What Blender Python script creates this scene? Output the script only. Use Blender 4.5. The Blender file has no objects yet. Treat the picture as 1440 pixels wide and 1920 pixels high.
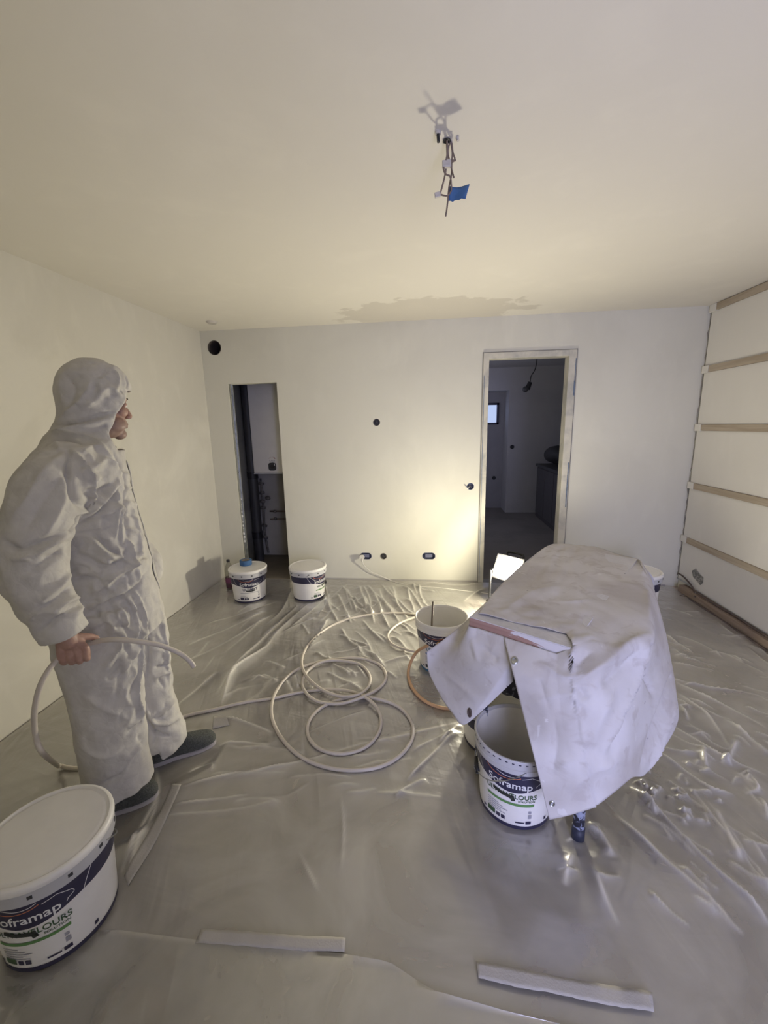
import bpy, bmesh, math, random
import numpy as np
from mathutils import Vector, Matrix, noise
from mathutils.bvhtree import BVHTree

random.seed(7)
RNG = np.random.default_rng(11)
PI = math.pi
S = bpy.context.scene
COL = S.collection

# ------------------------------------------------------------------ camera
FPX, YAW, PITCH, ROLL, CH = 779.94, 0.1139, 0.2016, -0.0216, 1.5594
XL, XR, YB, ZC, YF = -2.213, 2.344, 4.052, 2.5, -.45
YG = -1.55     # glazed end of the added bay behind the camera
_f = np.array([-math.sin(YAW)*math.cos(PITCH), math.cos(YAW)*math.cos(PITCH), -math.sin(PITCH)])
_r = np.array([math.cos(YAW), math.sin(YAW), 0.0]); _u = np.cross(_r, _f)
CF = _f; CR = _r*math.cos(ROLL)+_u*math.sin(ROLL); CU = -_r*math.sin(ROLL)+_u*math.cos(ROLL)
CC = np.array([0, 0, CH])
cam_data = bpy.data.cameras.new('camera'); cam = bpy.data.objects.new('camera', cam_data); COL.objects.link(cam)
cam_data.sensor_fit = 'VERTICAL'; cam_data.sensor_height = 24.0; cam_data.lens = FPX/1920*24.0
cam_data.clip_start = 0.05
M = Matrix.Identity(4)
for i in range(3):
    M[i][0] = CR[i]; M[i][1] = CU[i]; M[i][2] = -CF[i]; M[i][3] = CC[i]
cam.matrix_world = M
S.camera = cam

# ------------------------------------------------------------------ world, lights, exposure
w = bpy.data.worlds.new('daylight_sky'); S.world = w; w.use_nodes = True
bg = w.node_tree.nodes['Background']; bg.inputs[0].default_value = (0.60, 0.70, 1.0, 1); bg.inputs[1].default_value = 1.0
S.view_settings.view_transform = 'Standard'; S.view_settings.look = 'None'
S.view_settings.gamma = 1; S.view_settings.use_curve_mapping = False
S.view_settings.exposure = 0.0

def light(name, kind, loc, energy, color, size=0.1, size_y=None, target=None):
    d = bpy.data.lights.new(name, kind); d.energy = energy; d.color = color
    o = bpy.data.objects.new(name, d); COL.objects.link(o); o.location = loc
    if kind == 'AREA':
        d.size = size
        if size_y: d.shape = 'RECTANGLE'; d.size_y = size_y
    else: d.shadow_soft_size = size
    if target is not None:
        o.rotation_euler = (Vector(target)-Vector(loc)).to_track_quat('-Z', 'Y').to_euler()
    return o
# daylight that comes in through the big window in the wall behind the camera
light('window_daylight', 'AREA', (0.90, YG-0.12, 1.20), 98, (0.64, 0.64, 1.0), 1.0, 2.0, (0.90, 2, 1.15))
# daylight of the small window of the dark room beyond the doorway
light('small_window_daylight', 'AREA', (1.05, 8.16, 1.75), 1.5, (0.56, 0.62, 1.0), 0.7, 0.6, (1.05, 5, 1.75))
# fill light added at an unseen side opening to brighten that room
light('side_fill_light', 'AREA', (-.64, 6.2, 1.45), 7, (0.80, 0.80, 1.0), 1.0, 1.1, (2, 6.2, 1.2))

# ------------------------------------------------------------------ helpers
def unproject(x, y, ax, v):
    d = CF*FPX + CR*(x-720) + CU*(960-y)
    t = (v-CC[ax])/d[ax]
    return CC+d*t
def fl(x, y, z=0.0): return unproject(x, y, 2, z)
def aty(x, y, Y): return unproject(x, y, 1, Y)

def tag(o, label=None, cat=None, group=None, kind=None):
    if label: o['label'] = label
    if cat: o['category'] = cat
    if group: o['group'] = group
    if kind: o['kind'] = kind
    return o
def empty(name, loc=(0, 0, 0), rz=0.0):
    o = bpy.data.objects.new(name, None); COL.objects.link(o); o.location = loc; o.rotation_euler = (0, 0, rz)
    o.empty_display_size = 0.05
    return o
def link(name, me, mat=None, parent=None, smooth=None):
    o = bpy.data.objects.new(name, me); COL.objects.link(o)
    if mat is not None:
        me.materials.clear(); me.materials.append(mat)
    if smooth is not None: shade(me, smooth)
    if parent is not None: o.parent = parent
    return o
def shade(me, smooth=True, angle=None):
    me.polygons.foreach_set('use_smooth', [smooth]*len(me.polygons))
    if smooth and angle is not None:
        try: me.set_sharp_from_angle(angle=math.radians(angle))
        except Exception: pass
    me.update()
def mesh_from(V, F, name='m'):
    me = bpy.data.meshes.new(name); me.from_pydata([tuple(map(float, v)) for v in V], [], [tuple(f) for f in F]); me.update(); return me
def bm_mesh(bm, name='m'):
    bmesh.ops.recalc_face_normals(bm, faces=bm.faces[:])
    me = bpy.data.meshes.new(name); bm.to_mesh(me); bm.free(); return me

class MB:
    """collects solids into one mesh"""
    def __init__(s): s.bm = bmesh.new()
    def box(s, lo, hi, bevel=0.0, mat=None):
        lo = Vector(lo); hi = Vector(hi); c = (lo+hi)/2; d = hi-lo
        m = Matrix.Translation(c) @ Matrix.Diagonal((d.x, d.y, d.z, 1))
        if mat is not None: m = mat @ m
        r = bmesh.ops.create_cube(s.bm, size=1, matrix=m)
        if bevel:
            es = list({e for v in r['verts'] for e in v.link_edges})
            bmesh.ops.bevel(s.bm, geom=es, offset=bevel, segments=2, profile=.5, affect='EDGES')
        return s
    def cyl(s, a, b, r1, r2=None, seg=24, caps=True):
        a = Vector(a); b = Vector(b); d = b-a
        q = d.to_track_quat('Z', 'Y').to_matrix().to_4x4()
        m = Matrix.Translation((a+b)/2) @ q
        bmesh.ops.create_cone(s.bm, cap_ends=caps, segments=seg, radius1=r1, radius2=r1 if r2 is None else r2, depth=d.length, matrix=m)
        return s
    def sphere(s, c, r, sc=(1, 1, 1), seg=16, rot=None):
        m = Matrix.Translation(c)
        if rot is not None: m = m @ rot
        m = m @ Matrix.Diagonal((sc[0], sc[1], sc[2], 1))
        bmesh.ops.create_uvsphere(s.bm, u_segments=seg, v_segments=max(6, seg//2), radius=r, matrix=m)
        return s
    def lathe(s, prof, seg=64, c=(0, 0, 0), mat=None):
        rings = []
        for r, z in prof:
            if r < 1e-6: rings.append([s.bm.verts.new((c[0], c[1], c[2]+z))])
            else: rings.append([s.bm.verts.new((c[0]+r*math.cos(2*PI*k/seg), c[1]+r*math.sin(2*PI*k/seg), c[2]+z)) for k in range(seg)])
        new = [v for r in rings for v in r]
        for A, B in zip(rings, rings[1:]):
            for k in range(seg):
                k2 = (k+1) % seg
                if len(A) == 1 and len(B) == 1: continue
                if len(A) == 1: s.bm.faces.new((A[0], B[k], B[k2]))
                elif len(B) == 1: s.bm.faces.new((A[k], A[k2], B[0]))
                else: s.bm.faces.new((A[k], A[k2], B[k2], B[k]))
        if mat is not None: bmesh.ops.transform(s.bm, matrix=mat, verts=new)
        return s
    def tube(s, pts, r, seg=10, caps=True):
        pts = [Vector(p) for p in pts]; n = len(pts)
        rr = r if isinstance(r, (list, tuple)) else [r]*n
        T = [(pts[min(i+1, n-1)]-pts[max(i-1, 0)]).normalized() for i in range(n)]
        up = Vector((0, 0, 1)) if abs(T[0].z) < .9 else Vector((1, 0, 0))
        N = (up-T[0]*up.dot(T[0])).normalized(); rings = []
        for i in range(n):
            N = (N-T[i]*N.dot(T[i])).normalized(); B = T[i].cross(N)
            rings.append([s.bm.verts.new(pts[i]+(N*math.cos(2*PI*k/seg)+B*math.sin(2*PI*k/seg))*rr[i]) for k in range(seg)])
        for A, B in zip(rings, rings[1:]):
            for k in range(seg): s.bm.faces.new((A[k], A[(k+1) % seg], B[(k+1) % seg], B[k]))
        if caps:
            s.bm.faces.new(rings[0][::-1]); s.bm.faces.new(rings[-1])
        return s
    def build(s, name, mat, parent=None, smooth=False, angle=None):
        me = bm_mesh(s.bm, name); shade(me, smooth, angle)
        return link(name, me, mat, parent)

def catmull(P, n=8, closed=False):
    P = [np.array(p, float) for p in P]; out = []
    N = len(P)
    for i in range(N-1):
        p0 = P[max(i-1, 0)]; p1 = P[i]; p2 = P[i+1]; p3 = P[min(i+2, N-1)]
        for k in range(n):
            t = k/n
            out.append(.5*((2*p1)+(-p0+p2)*t+(2*p0-5*p1+4*p2-p3)*t*t+(-p0+3*p1-3*p2+p3)*t**3))
    out.append(P[-1]); return out

def evaluated(o, remove=True):
    dg = bpy.context.evaluated_depsgraph_get(); dg.update()
    me = bpy.data.meshes.new_from_object(o.evaluated_get(dg))
    if remove: bpy.data.objects.remove(o, do_unlink=True)
    return me

# ------------------------------------------------------------------ materials
def mat_new(name):
    m = bpy.data.materials.new(name); m.use_nodes = True
    nt = m.node_tree; return m, nt, nt.nodes['Principled BSDF'], nt.nodes, nt.links
def plain(name, col, rough=.6, metal=0.0, var=0.06, scale=12.0, bump=0.0, bscale=60.0, spec=.4, **kw):
    """a procedural surface: noise-varied base colour and fine relief"""
    m, nt, p, N, L = mat_new(name)
    tc = N.new('ShaderNodeTexCoord'); nz = N.new('ShaderNodeTexNoise'); nz.inputs['Scale'].default_value = scale; nz.inputs['Detail'].default_value = 5
    L.new(tc.outputs['Object'], nz.inputs['Vector'])
    rp = N.new('ShaderNodeValToRGB'); L.new(nz.outputs['Fac'], rp.inputs['Fac'])
    rp.color_ramp.elements[0].position = .3; rp.color_ramp.elements[1].position = .7
    rp.color_ramp.elements[0].color = tuple(max(0, c*(1-var)) for c in col)+(1,)
    rp.color_ramp.elements[1].color = tuple(min(1, c*(1+var)) for c in col)+(1,)
    L.new(rp.outputs['Color'], p.inputs['Base Color'])
    p.inputs['Roughness'].default_value = rough; p.inputs['Metallic'].default_value = metal
    p.inputs['Specular IOR Level'].default_value = spec
    for k, v in kw.items(): p.inputs[k.replace('_', ' ')].default_value = v
    if bump:
        n2 = N.new('ShaderNodeTexNoise'); n2.inputs['Scale'].default_value = bscale; n2.inputs['Detail'].default_value = 4
        L.new(tc.outputs['Object'], n2.inputs['Vector'])
        b = N.new('ShaderNodeBump'); b.inputs['Strength'].default_value = bump; b.inputs['Distance'].default_value = .01
        L.new(n2.outputs['Fac'], b.inputs['Height']); L.new(b.outputs['Normal'], p.inputs['Normal'])
    return m
def emit(name, col, strength):
    m = bpy.data.materials.new(name); m.use_nodes = True; nt = m.node_tree; nt.nodes.clear()
    e = nt.nodes.new('ShaderNodeEmission'); e.inputs[0].default_value = col+(1,); e.inputs[1].default_value = strength
    o = nt.nodes.new('ShaderNodeOutputMaterial'); nt.links.new(e.outputs[0], o.inputs[0]); return m

def plaster(name, base, patch, amount=.5, scale=1.2, dark_patch=None, bump=.12):
    """skimmed wall: filler patches of a second tone, broad trowel marks, fine relief"""
    m, nt, p, N, L = mat_new(name)
    tc = N.new('ShaderNodeTexCoord')
    def noise_(sc, det=4, dist=0.0, rough=.55, vec=None):
        n = N.new('ShaderNodeTexNoise'); n.inputs['Scale'].default_value = sc; n.inputs['Detail'].default_value = det
        n.inputs['Distortion'].default_value = dist; n.inputs['Roughness'].default_value = rough
        L.new(vec or tc.outputs['Object'], n.inputs['Vector']); return n.outputs['Fac']
    def ramp(f, a, b):
        r = N.new('ShaderNodeMapRange'); r.interpolation_type = 'SMOOTHSTEP'; r.inputs['From Min'].default_value = a; r.inputs['From Max'].default_value = b
        L.new(f, r.inputs['Value']); return r.outputs[0]
    def mix(f, c1, c2):
        x = N.new('ShaderNodeMix'); x.data_type = 'RGBA'
        if hasattr(f, 'default_value') or hasattr(f, 'is_output'): L.new(f, x.inputs[0])
        else: x.inputs[0].default_value = f
        for s_, c in ((6, c1), (7, c2)):
            if isinstance(c, tuple): x.inputs[s_].default_value = c+(1,)
            else: L.new(c, x.inputs[s_])
        return x.outputs[2]
    mm = N.new('ShaderNodeMath'); mm.operation = 'MULTIPLY'; mm.inputs[1].default_value = amount
    L.new(ramp(noise_(scale, 6, .6), .42, .68), mm.inputs[0])
    c = mix(mm.outputs[0], base, patch)
    m2 = N.new('ShaderNodeMath'); m2.operation = 'MULTIPLY'; m2.inputs[1].default_value = amount*.5
    mp = N.new('ShaderNodeMapping'); mp.inputs['Scale'].default_value = (1, 1, .45); L.new(tc.outputs['Object'], mp.inputs['Vector'])
    L.new(ramp(noise_(scale*6, 5, .3, vec=mp.outputs[0]), .5, .75), m2.inputs[0])
    c = mix(m2.outputs[0], c, tuple(min(1, x*1.12) for x in base))
    if dark_patch is not None:      # one darker patch with its own ragged outline
        (cx, cy, sx, sy, colr) = dark_patch
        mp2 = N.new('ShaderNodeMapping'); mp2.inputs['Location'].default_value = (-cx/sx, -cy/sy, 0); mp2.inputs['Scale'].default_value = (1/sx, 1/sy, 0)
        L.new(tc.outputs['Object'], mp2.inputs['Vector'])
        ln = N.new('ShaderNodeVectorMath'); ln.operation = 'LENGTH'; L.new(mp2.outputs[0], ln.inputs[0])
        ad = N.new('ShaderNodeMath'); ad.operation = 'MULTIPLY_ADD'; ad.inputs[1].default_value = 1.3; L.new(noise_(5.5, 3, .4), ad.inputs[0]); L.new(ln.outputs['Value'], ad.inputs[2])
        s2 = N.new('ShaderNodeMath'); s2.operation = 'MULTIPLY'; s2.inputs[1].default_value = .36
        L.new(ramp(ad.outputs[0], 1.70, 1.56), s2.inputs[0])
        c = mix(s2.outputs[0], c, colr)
    L.new(c, p.inputs['Base Color'])
    p.inputs['Roughness'].default_value = .85; p.inputs['Specular IOR Level'].default_value = .2
    b = N.new('ShaderNodeBump'); b.inputs['Strength'].default_value = bump; b.inputs['Distance'].default_value = .01
    L.new(noise_(scale*5, 8, .5), b.inputs['Height']); L.new(b.outputs['Normal'], p.inputs['Normal'])
    return m

M_wall = plaster('plaster_back', (.70, .685, .60), (.62, .605, .53), .5, 1.0)
M_wall_l = plaster('plaster_left', (.62, .60, .545), (.70, .68, .62), .8, 1.6)
M_ceil = plaster('plaster_ceiling', (.72, .69, .62), (.69, .66, .60), .5, .7, dark_patch=(0.0, 3.80, .80, .42, (.40, .36, .31)), bump=.06)
M_panel = plaster('panel_board', (.72, .70, .65), (.68, .66, .61), .5, 1.2, bump=.05)
M_screed = plaster('floor_screed', (.40, .345, .32), (.32, .275, .26), .8, 1.4)
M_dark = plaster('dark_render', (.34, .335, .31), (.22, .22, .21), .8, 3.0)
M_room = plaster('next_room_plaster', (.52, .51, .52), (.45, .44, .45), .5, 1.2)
M_white_plastic = plain('white_plastic', (.82, .805, .775), .35, var=.03, spec=.5)
M_pail_grey = plain('grey_plastic_rim', (.52, .52, .54), .4, var=.04)
M_navy = plain('navy_print', (.035, .033, .07), .4, var=.1)
M_black = plain('black_plastic', (.02, .02, .022), .45, var=.2)
M_green = plain('green_print', (.12, .27, .09), .45)
M_dkgreen = plain('dark_green_print', (.05, .10, .05), .45)
M_blue_print = plain('blue_print', (.05, .16, .30), .45)
M_grey_print = plain('grey_print', (.34, .34, .38), .5)
M_white_print = plain('white_print', (.8, .8, .8), .45, var=.02)
M_orange_print = plain('orange_print', (.65, .22, .10), .45)
M_smear = plain('dried_dark_paint', (.03, .035, .03), .5, bump=.4)
M_blue_tape = plain('blue_masking_tape', (.05, .13, .29), .7, bump=.2, bscale=200)
M_masking = plain('pale_masking_tape', (.44, .42, .39), .75, var=.05, bump=.2, bscale=180)
M_wood = None
M_steel = plain('galvanised_steel', (.45, .46, .46), .35, metal=.9, var=.2, scale=25, bump=.1)
M_copper = plain('dark_copper_pipe', (.34, .27, .23), .5, metal=.6, var=.2)
M_blackmetal = plain('lamp_housing', (.05, .05, .055), .5, var=.1)
M_boxcup = plain('blue_grey_box', (.10, .115, .19), .5, var=.25, scale=60)
M_wire = plain('grey_brown_wire', (.17, .13, .11), .5, var=.1)
M_wire_w = plain('white_cable', (.70, .68, .63), .45, var=.03)
M_connector = plain('grey_connector', (.50, .47, .43), .45, var=.08)
M_hose = plain('cream_hose', (.58, .53, .46), .38, var=.06, scale=6, spec=.5)
M_hose_tan = plain('tan_hose', (.58, .36, .20), .4, var=.08, scale=6, spec=.5)
M_cable = plain('dark_cable', (.10, .075, .065), .6, var=.2)
M_foot = plain('paint_spattered_metal', (.03, .035, .06), .5)

def wood(name, a, b, axis=0, paint=None):
    m, nt, p, N, L = mat_new(name)
    tc = N.new('ShaderNodeTexCoord'); mp = N.new('ShaderNodeMapping')
    sc = [26, 26, 26]; sc[axis] = 1.6; mp.inputs['Scale'].default_value = sc
    L.new(tc.outputs['Object'], mp.inputs['Vector'])
    nz = N.new('ShaderNodeTexNoise'); nz.inputs['Scale'].default_value = 1.5; nz.inputs['Detail'].default_value = 6; nz.inputs['Distortion'].default_value = .6
    L.new(mp.outputs[0], nz.inputs['Vector'])
    rp = N.new('ShaderNodeValToRGB'); rp.color_ramp.elements[0].position = .35; rp.color_ramp.elements[1].position = .65
    rp.color_ramp.elements[0].color = a+(1,); rp.color_ramp.elements[1].color = b+(1,)
    L.new(nz.outputs['Fac'], rp.inputs['Fac']); out = rp.outputs['Color']
    if paint:
        n2 = N.new('ShaderNodeTexNoise'); n2.inputs['Scale'].default_value = paint[1]; n2.inputs['Detail'].default_value = 7; n2.inputs['Distortion'].default_value = 1.2
        mp3 = N.new('ShaderNodeMapping'); mp3.inputs['Scale'].default_value = (.6, 1, 2.6); L.new(tc.outputs['Object'], mp3.inputs['Vector']); L.new(mp3.outputs[0], n2.inputs['Vector'])
        sx = N.new('ShaderNodeSeparateXYZ'); L.new(tc.outputs['Object'], sx.inputs[0])
        # paint coverage grows along the board
        ma = N.new('ShaderNodeMath'); ma.operation = 'MULTIPLY_ADD'; ma.inputs[1].default_value = paint[2]; L.new(sx.outputs[0], ma.inputs[0]); L.new(n2.outputs['Fac'], ma.inputs[2])
        r = N.new('ShaderNodeMapRange'); r.inputs['From Min'].default_value = paint[3]; r.inputs['From Max'].default_value = paint[3]+.03; L.new(ma.outputs[0], r.inputs['Value'])
        mx = N.new('ShaderNodeMix'); mx.data_type = 'RGBA'; L.new(r.outputs[0], mx.inputs[0]); L.new(out, mx.inputs[6]); mx.inputs[7].default_value = paint[0]+(1,)
        out = mx.outputs[2]
    L.new(out, p.inputs['Base Color']); p.inputs['Roughness'].default_value = .75; p.inputs['Specular IOR Level'].default_value = .2
    b_ = N.new('ShaderNodeBump'); b_.inputs['Strength'].default_value = .2; b_.inputs['Distance'].default_value = .004
    L.new(nz.outputs['Fac'], b_.inputs['Height']); L.new(b_.outputs['Normal'], p.inputs['Normal'])
    return m
M_batten = wood('pale_batten_wood', (.36, .30, .225), (.45, .385, .30), 1)
M_batten_b = wood('brown_batten_wood', (.24, .18, .135), (.32, .25, .19), 1)

def spatter(name, base, spot, thr=.62, scale=60, thr2=None):
    m, nt, p, N, L = mat_new(name)
    tc = N.new('ShaderNodeTexCoord'); nz = N.new('ShaderNodeTexNoise'); nz.inputs['Scale'].default_value = scale; nz.inputs['Detail'].default_value = 6; nz.inputs['Distortion'].default_value = 1.0
    L.new(tc.outputs['Object'], nz.inputs['Vector'])
    r = N.new('ShaderNodeMapRange'); r.inputs['From Min'].default_value = thr; r.inputs['From Max'].default_value = thr+.04; L.new(nz.outputs['Fac'], r.inputs['Value'])
    mx = N.new('ShaderNodeMix'); mx.data_type = 'RGBA'; L.new(r.outputs[0], mx.inputs[0]); mx.inputs[6].default_value = base+(1,); mx.inputs[7].default_value = spot+(1,)
    L.new(mx.outputs[2], p.inputs['Base Color']); p.inputs['Roughness'].default_value = .5
    return m
M_leg = spatter('spattered_leg', (.03, .032, .05), (.38, .42, .58), .52, 45)
M_machine = spatter('spattered_machine', (.035, .035, .055), (.20, .21, .27), .60, 30)

def canvas():
    m, nt, p, N, L = mat_new('soiled_canvas')
    tc = N.new('ShaderNodeTexCoord')
    def nz(sc, det=5, dist=.3):
        n = N.new('ShaderNodeTexNoise'); n.inputs['Scale'].default_value = sc; n.inputs['Detail'].default_value = det; n.inputs['Distortion'].default_value = dist
        L.new(tc.outputs['Object'], n.inputs['Vector']); return n.outputs['Fac']
    def rng(f, a, b, lo=0., hi=1.):
        r = N.new('ShaderNodeMapRange'); r.inputs['From Min'].default_value = a; r.inputs['From Max'].default_value = b
        r.inputs['To Min'].default_value = lo; r.inputs['To Max'].default_value = hi; L.new(f, r.inputs['Value']); return r.outputs[0]
    def mix(f, a, b):
        x = N.new('ShaderNodeMix'); x.data_type = 'RGBA'; L.new(f, x.inputs[0])
        for i, c in ((6, a), (7, b)):
            if isinstance(c, tuple): x.inputs[i].default_value = c+(1,)
            else: L.new(c, x.inputs[i])
        return x.outputs[2]
    c = mix(rng(nz(3.5, 6), .4, .65), (.63, .61, .61), (.50, .47, .45))
    c = mix(rng(nz(14, 5, .8), .55, .66, 0, .5), c, (.44, .40, .38))
    c = mix(rng(nz(26, 2, .2), .755, .78, 0, .8), c, (.15, .14, .17))
    c = mix(rng(nz(11, 6, 1.5), .70, .72, 0, .5), c, (.74, .73, .73))
    L.new(c, p.inputs['Base Color']); p.inputs['Roughness'].default_value = .7; p.inputs['Specular IOR Level'].default_value = .25
    b = N.new('ShaderNodeBump'); b.inputs['Strength'].default_value = .22; b.inputs['Distance'].default_value = .006
    L.new(nz(22, 7, .6), b.inputs['Height']); L.new(b.outputs['Normal'], p.inputs['Normal'])
    return m
M_canvas = canvas()

def suit_mat():
    m, nt, p, N, L = mat_new('coverall_nonwoven')
    tc = N.new('ShaderNodeTexCoord')
    n = N.new('ShaderNodeTexNoise'); n.inputs['Scale'].default_value = 18; n.inputs['Detail'].default_value = 7; n.inputs['Distortion'].default_value = .8
    L.new(tc.outputs['Object'], n.inputs['Vector'])
    rp = N.new('ShaderNodeValToRGB'); L.new(n.outputs['Fac'], rp.inputs['Fac'])
    rp.color_ramp.elements[0].position = .3; rp.color_ramp.elements[1].position = .7
    rp.color_ramp.elements[0].color = (.51, .49, .46, 1); rp.color_ramp.elements[1].color = (.59, .57, .53, 1)
    L.new(rp.outputs['Color'], p.inputs['Base Color'])
    p.inputs['Roughness'].default_value = .75; p.inputs['Specular IOR Level'].default_value = .2
    v = N.new('ShaderNodeTexVoronoi'); v.feature = 'DISTANCE_TO_EDGE'; v.inputs['Scale'].default_value = 26
    mp = N.new('ShaderNodeVectorMath'); mp.operation = 'ADD'
    sc = N.new('ShaderNodeVectorMath'); sc.operation = 'SCALE'; sc.inputs['Scale'].default_value = .05
    n3 = N.new('ShaderNodeTexNoise'); n3.inputs['Scale'].default_value = 9; L.new(tc.outputs['Object'], n3.inputs['Vector'])
    L.new(n3.outputs['Color'], sc.inputs[0]); L.new(tc.outputs['Object'], mp.inputs[0]); L.new(sc.outputs[0], mp.inputs[1]); L.new(mp.outputs[0], v.inputs['Vector'])
    ad = N.new('ShaderNodeMath'); ad.operation = 'ADD'; L.new(v.outputs['Distance'], ad.inputs[0]); L.new(n.outputs['Fac'], ad.inputs[1])
    b = N.new('ShaderNodeBump'); b.inputs['Strength'].default_value = .35; b.inputs['Distance'].default_value = .008
    L.new(ad.outputs[0], b.inputs['Height']); L.new(b.outputs['Normal'], p.inputs['Normal'])
    return m
M_suit = suit_mat()

def film_mat(name, crinkle, milk0, milk1):
    """clear polythene: mostly transparent, slightly milky, glossy, creased"""
    m = bpy.data.materials.new(name); m.use_nodes = True; nt = m.node_tree; N = nt.nodes; L = nt.links; N.clear()
    out = N.new('ShaderNodeOutputMaterial'); tr = N.new('ShaderNodeBsdfTransparent'); tr.inputs[0].default_value = (.98, .97, .955, 1)
    df = N.new('ShaderNodeBsdfDiffuse'); df.inputs[0].default_value = (.80, .77, .70, 1)
    gl = N.new('ShaderNodeBsdfGlossy'); gl.inputs['Roughness'].default_value = .17; gl.inputs[0].default_value = (1, 1, 1, 1)
    tc = N.new('ShaderNodeTexCoord')
    def ridged(rot, sc, scale, dist):
        mp = N.new('ShaderNodeMapping'); mp.inputs['Rotation'].default_value = (0, 0, rot); L.new(tc.outputs['Object'], mp.inputs['Vector'])
        m2 = N.new('ShaderNodeMapping'); m2.inputs['Scale'].default_value = sc; L.new(mp.outputs[0], m2.inputs['Vector'])
        n = N.new('ShaderNodeTexNoise'); n.inputs['Scale'].default_value = scale; n.inputs['Detail'].default_value = 3; n.inputs['Distortion'].default_value = dist; n.inputs['Roughness'].default_value = .45
        L.new(m2.outputs[0], n.inputs['Vector'])
        a = N.new('ShaderNodeMath'); a.operation = 'SUBTRACT'; a.inputs[1].default_value = .5; L.new(n.outputs['Fac'], a.inputs[0])
        b_ = N.new('ShaderNodeMath'); b_.operation = 'ABSOLUTE'; L.new(a.outputs[0], b_.inputs[0])
        c_ = N.new('ShaderNodeMath'); c_.operation = 'MULTIPLY'; c_.inputs[1].default_value = -1; L.new(b_.outputs[0], c_.inputs[0]); return c_.outputs[0]
    def add(x, y_, k):
        q = N.new('ShaderNodeMath'); q.operation = 'MULTIPLY_ADD'; q.inputs[1].default_value = k; L.new(y_, q.inputs[0]); L.new(x, q.inputs[2]); return q.outputs[0]
    h = ridged(1.25, (1, 8, 1), 1.1, .45)
    h = add(h, ridged(.15, (1, 7, 1), .9, .5), .8)
    h = add(h, ridged(-.9, (1, 6, 1), 1.2, .6), .6)
    h = add(h, ridged(.2, (1, 1.8, 1), 6.0, 1.2), .16)
    # the film lies taut and calm in front of the covered stand
    mc = N.new('ShaderNodeMapping'); mc.inputs['Location'].default_value = (.10, -1.15, 0); mc.inputs['Scale'].default_value = (1, 1.25, 0); L.new(tc.outputs['Object'], mc.inputs['Vector'])
    ln = N.new('ShaderNodeVectorMath'); ln.operation = 'LENGTH'; L.new(mc.outputs[0], ln.inputs[0])
    cm = N.new('ShaderNodeMapRange'); cm.interpolation_type = 'SMOOTHSTEP'; cm.inputs['From Min'].default_value = .35; cm.inputs['From Max'].default_value = .95; cm.inputs['To Min'].default_value = .12; cm.inputs['To Max'].default_value = 1
    L.new(ln.outputs['Value'], cm.inputs['Value'])
    hm = N.new('ShaderNodeMath'); hm.operation = 'MULTIPLY'; L.new(h, hm.inputs[0]); L.new(cm.outputs[0], hm.inputs[1]); h = hm.outputs[0]
    n = N.new('ShaderNodeTexNoise'); n.inputs['Scale'].default_value = 2.6; n.inputs['Detail'].default_value = 5; n.inputs['Distortion'].default_value = 1.2
    L.new(tc.outputs['Object'], n.inputs['Vector'])
    b = N.new('ShaderNodeBump'); b.inputs['Strength'].default_value = crinkle; b.inputs['Distance'].default_value = .07; L.new(h, b.inputs['Height'])
    g2 = N.new('ShaderNodeBsdfGlossy'); g2.inputs['Roughness'].default_value = .42
    bd_ = N.new('ShaderNodeBump'); bd_.inputs['Strength'].default_value = crinkle*.35; bd_.inputs['Distance'].default_value = .05; L.new(h, bd_.inputs['Height'])
    L.new(bd_.outputs['Normal'], df.inputs['Normal'])
    for q in (gl, g2): L.new(b.outputs['Normal'], q.inputs['Normal'])
    gm = N.new('ShaderNodeMixShader'); gm.inputs[0].default_value = .5; L.new(gl.outputs[0], gm.inputs[1]); L.new(g2.outputs[0], gm.inputs[2])
    r = N.new('ShaderNodeMapRange'); r.inputs['From Min'].default_value = .35; r.inputs['From Max'].default_value = .7; r.inputs['To Min'].default_value = milk0; r.inputs['To Max'].default_value = milk1
    L.new(n.outputs['Fac'], r.inputs['Value'])
    # fold crests painted whiter for lamp glints, besides the layered film's own white
    at = N.new('ShaderNodeAttribute'); at.attribute_name = 'fold_glint'
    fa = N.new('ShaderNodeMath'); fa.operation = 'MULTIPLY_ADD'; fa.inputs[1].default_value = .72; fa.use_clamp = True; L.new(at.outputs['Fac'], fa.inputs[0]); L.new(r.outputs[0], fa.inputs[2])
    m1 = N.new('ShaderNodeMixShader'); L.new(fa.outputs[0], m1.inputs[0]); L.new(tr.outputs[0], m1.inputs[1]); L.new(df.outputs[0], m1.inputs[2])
    fr = N.new('ShaderNodeFresnel'); fr.inputs['IOR'].default_value = 1.5; L.new(b.outputs['Normal'], fr.inputs['Normal'])
    fm = N.new('ShaderNodeMath'); fm.operation = 'MULTIPLY_ADD'; fm.inputs[1].default_value = 2.4; fm.inputs[2].default_value = .09; fm.use_clamp = True; L.new(fr.outputs[0], fm.inputs[0])
    m2 = N.new('ShaderNodeMixShader'); L.new(fm.outputs[0], m2.inputs[0]); L.new(m1.outputs[0], m2.inputs[1]); L.new(gm.outputs[0], m2.inputs[2])
    L.new(m2.outputs[0], out.inputs[0]); return m
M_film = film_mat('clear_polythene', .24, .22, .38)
M_film2 = film_mat('smooth_polythene', .16, .22, .34)

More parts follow.
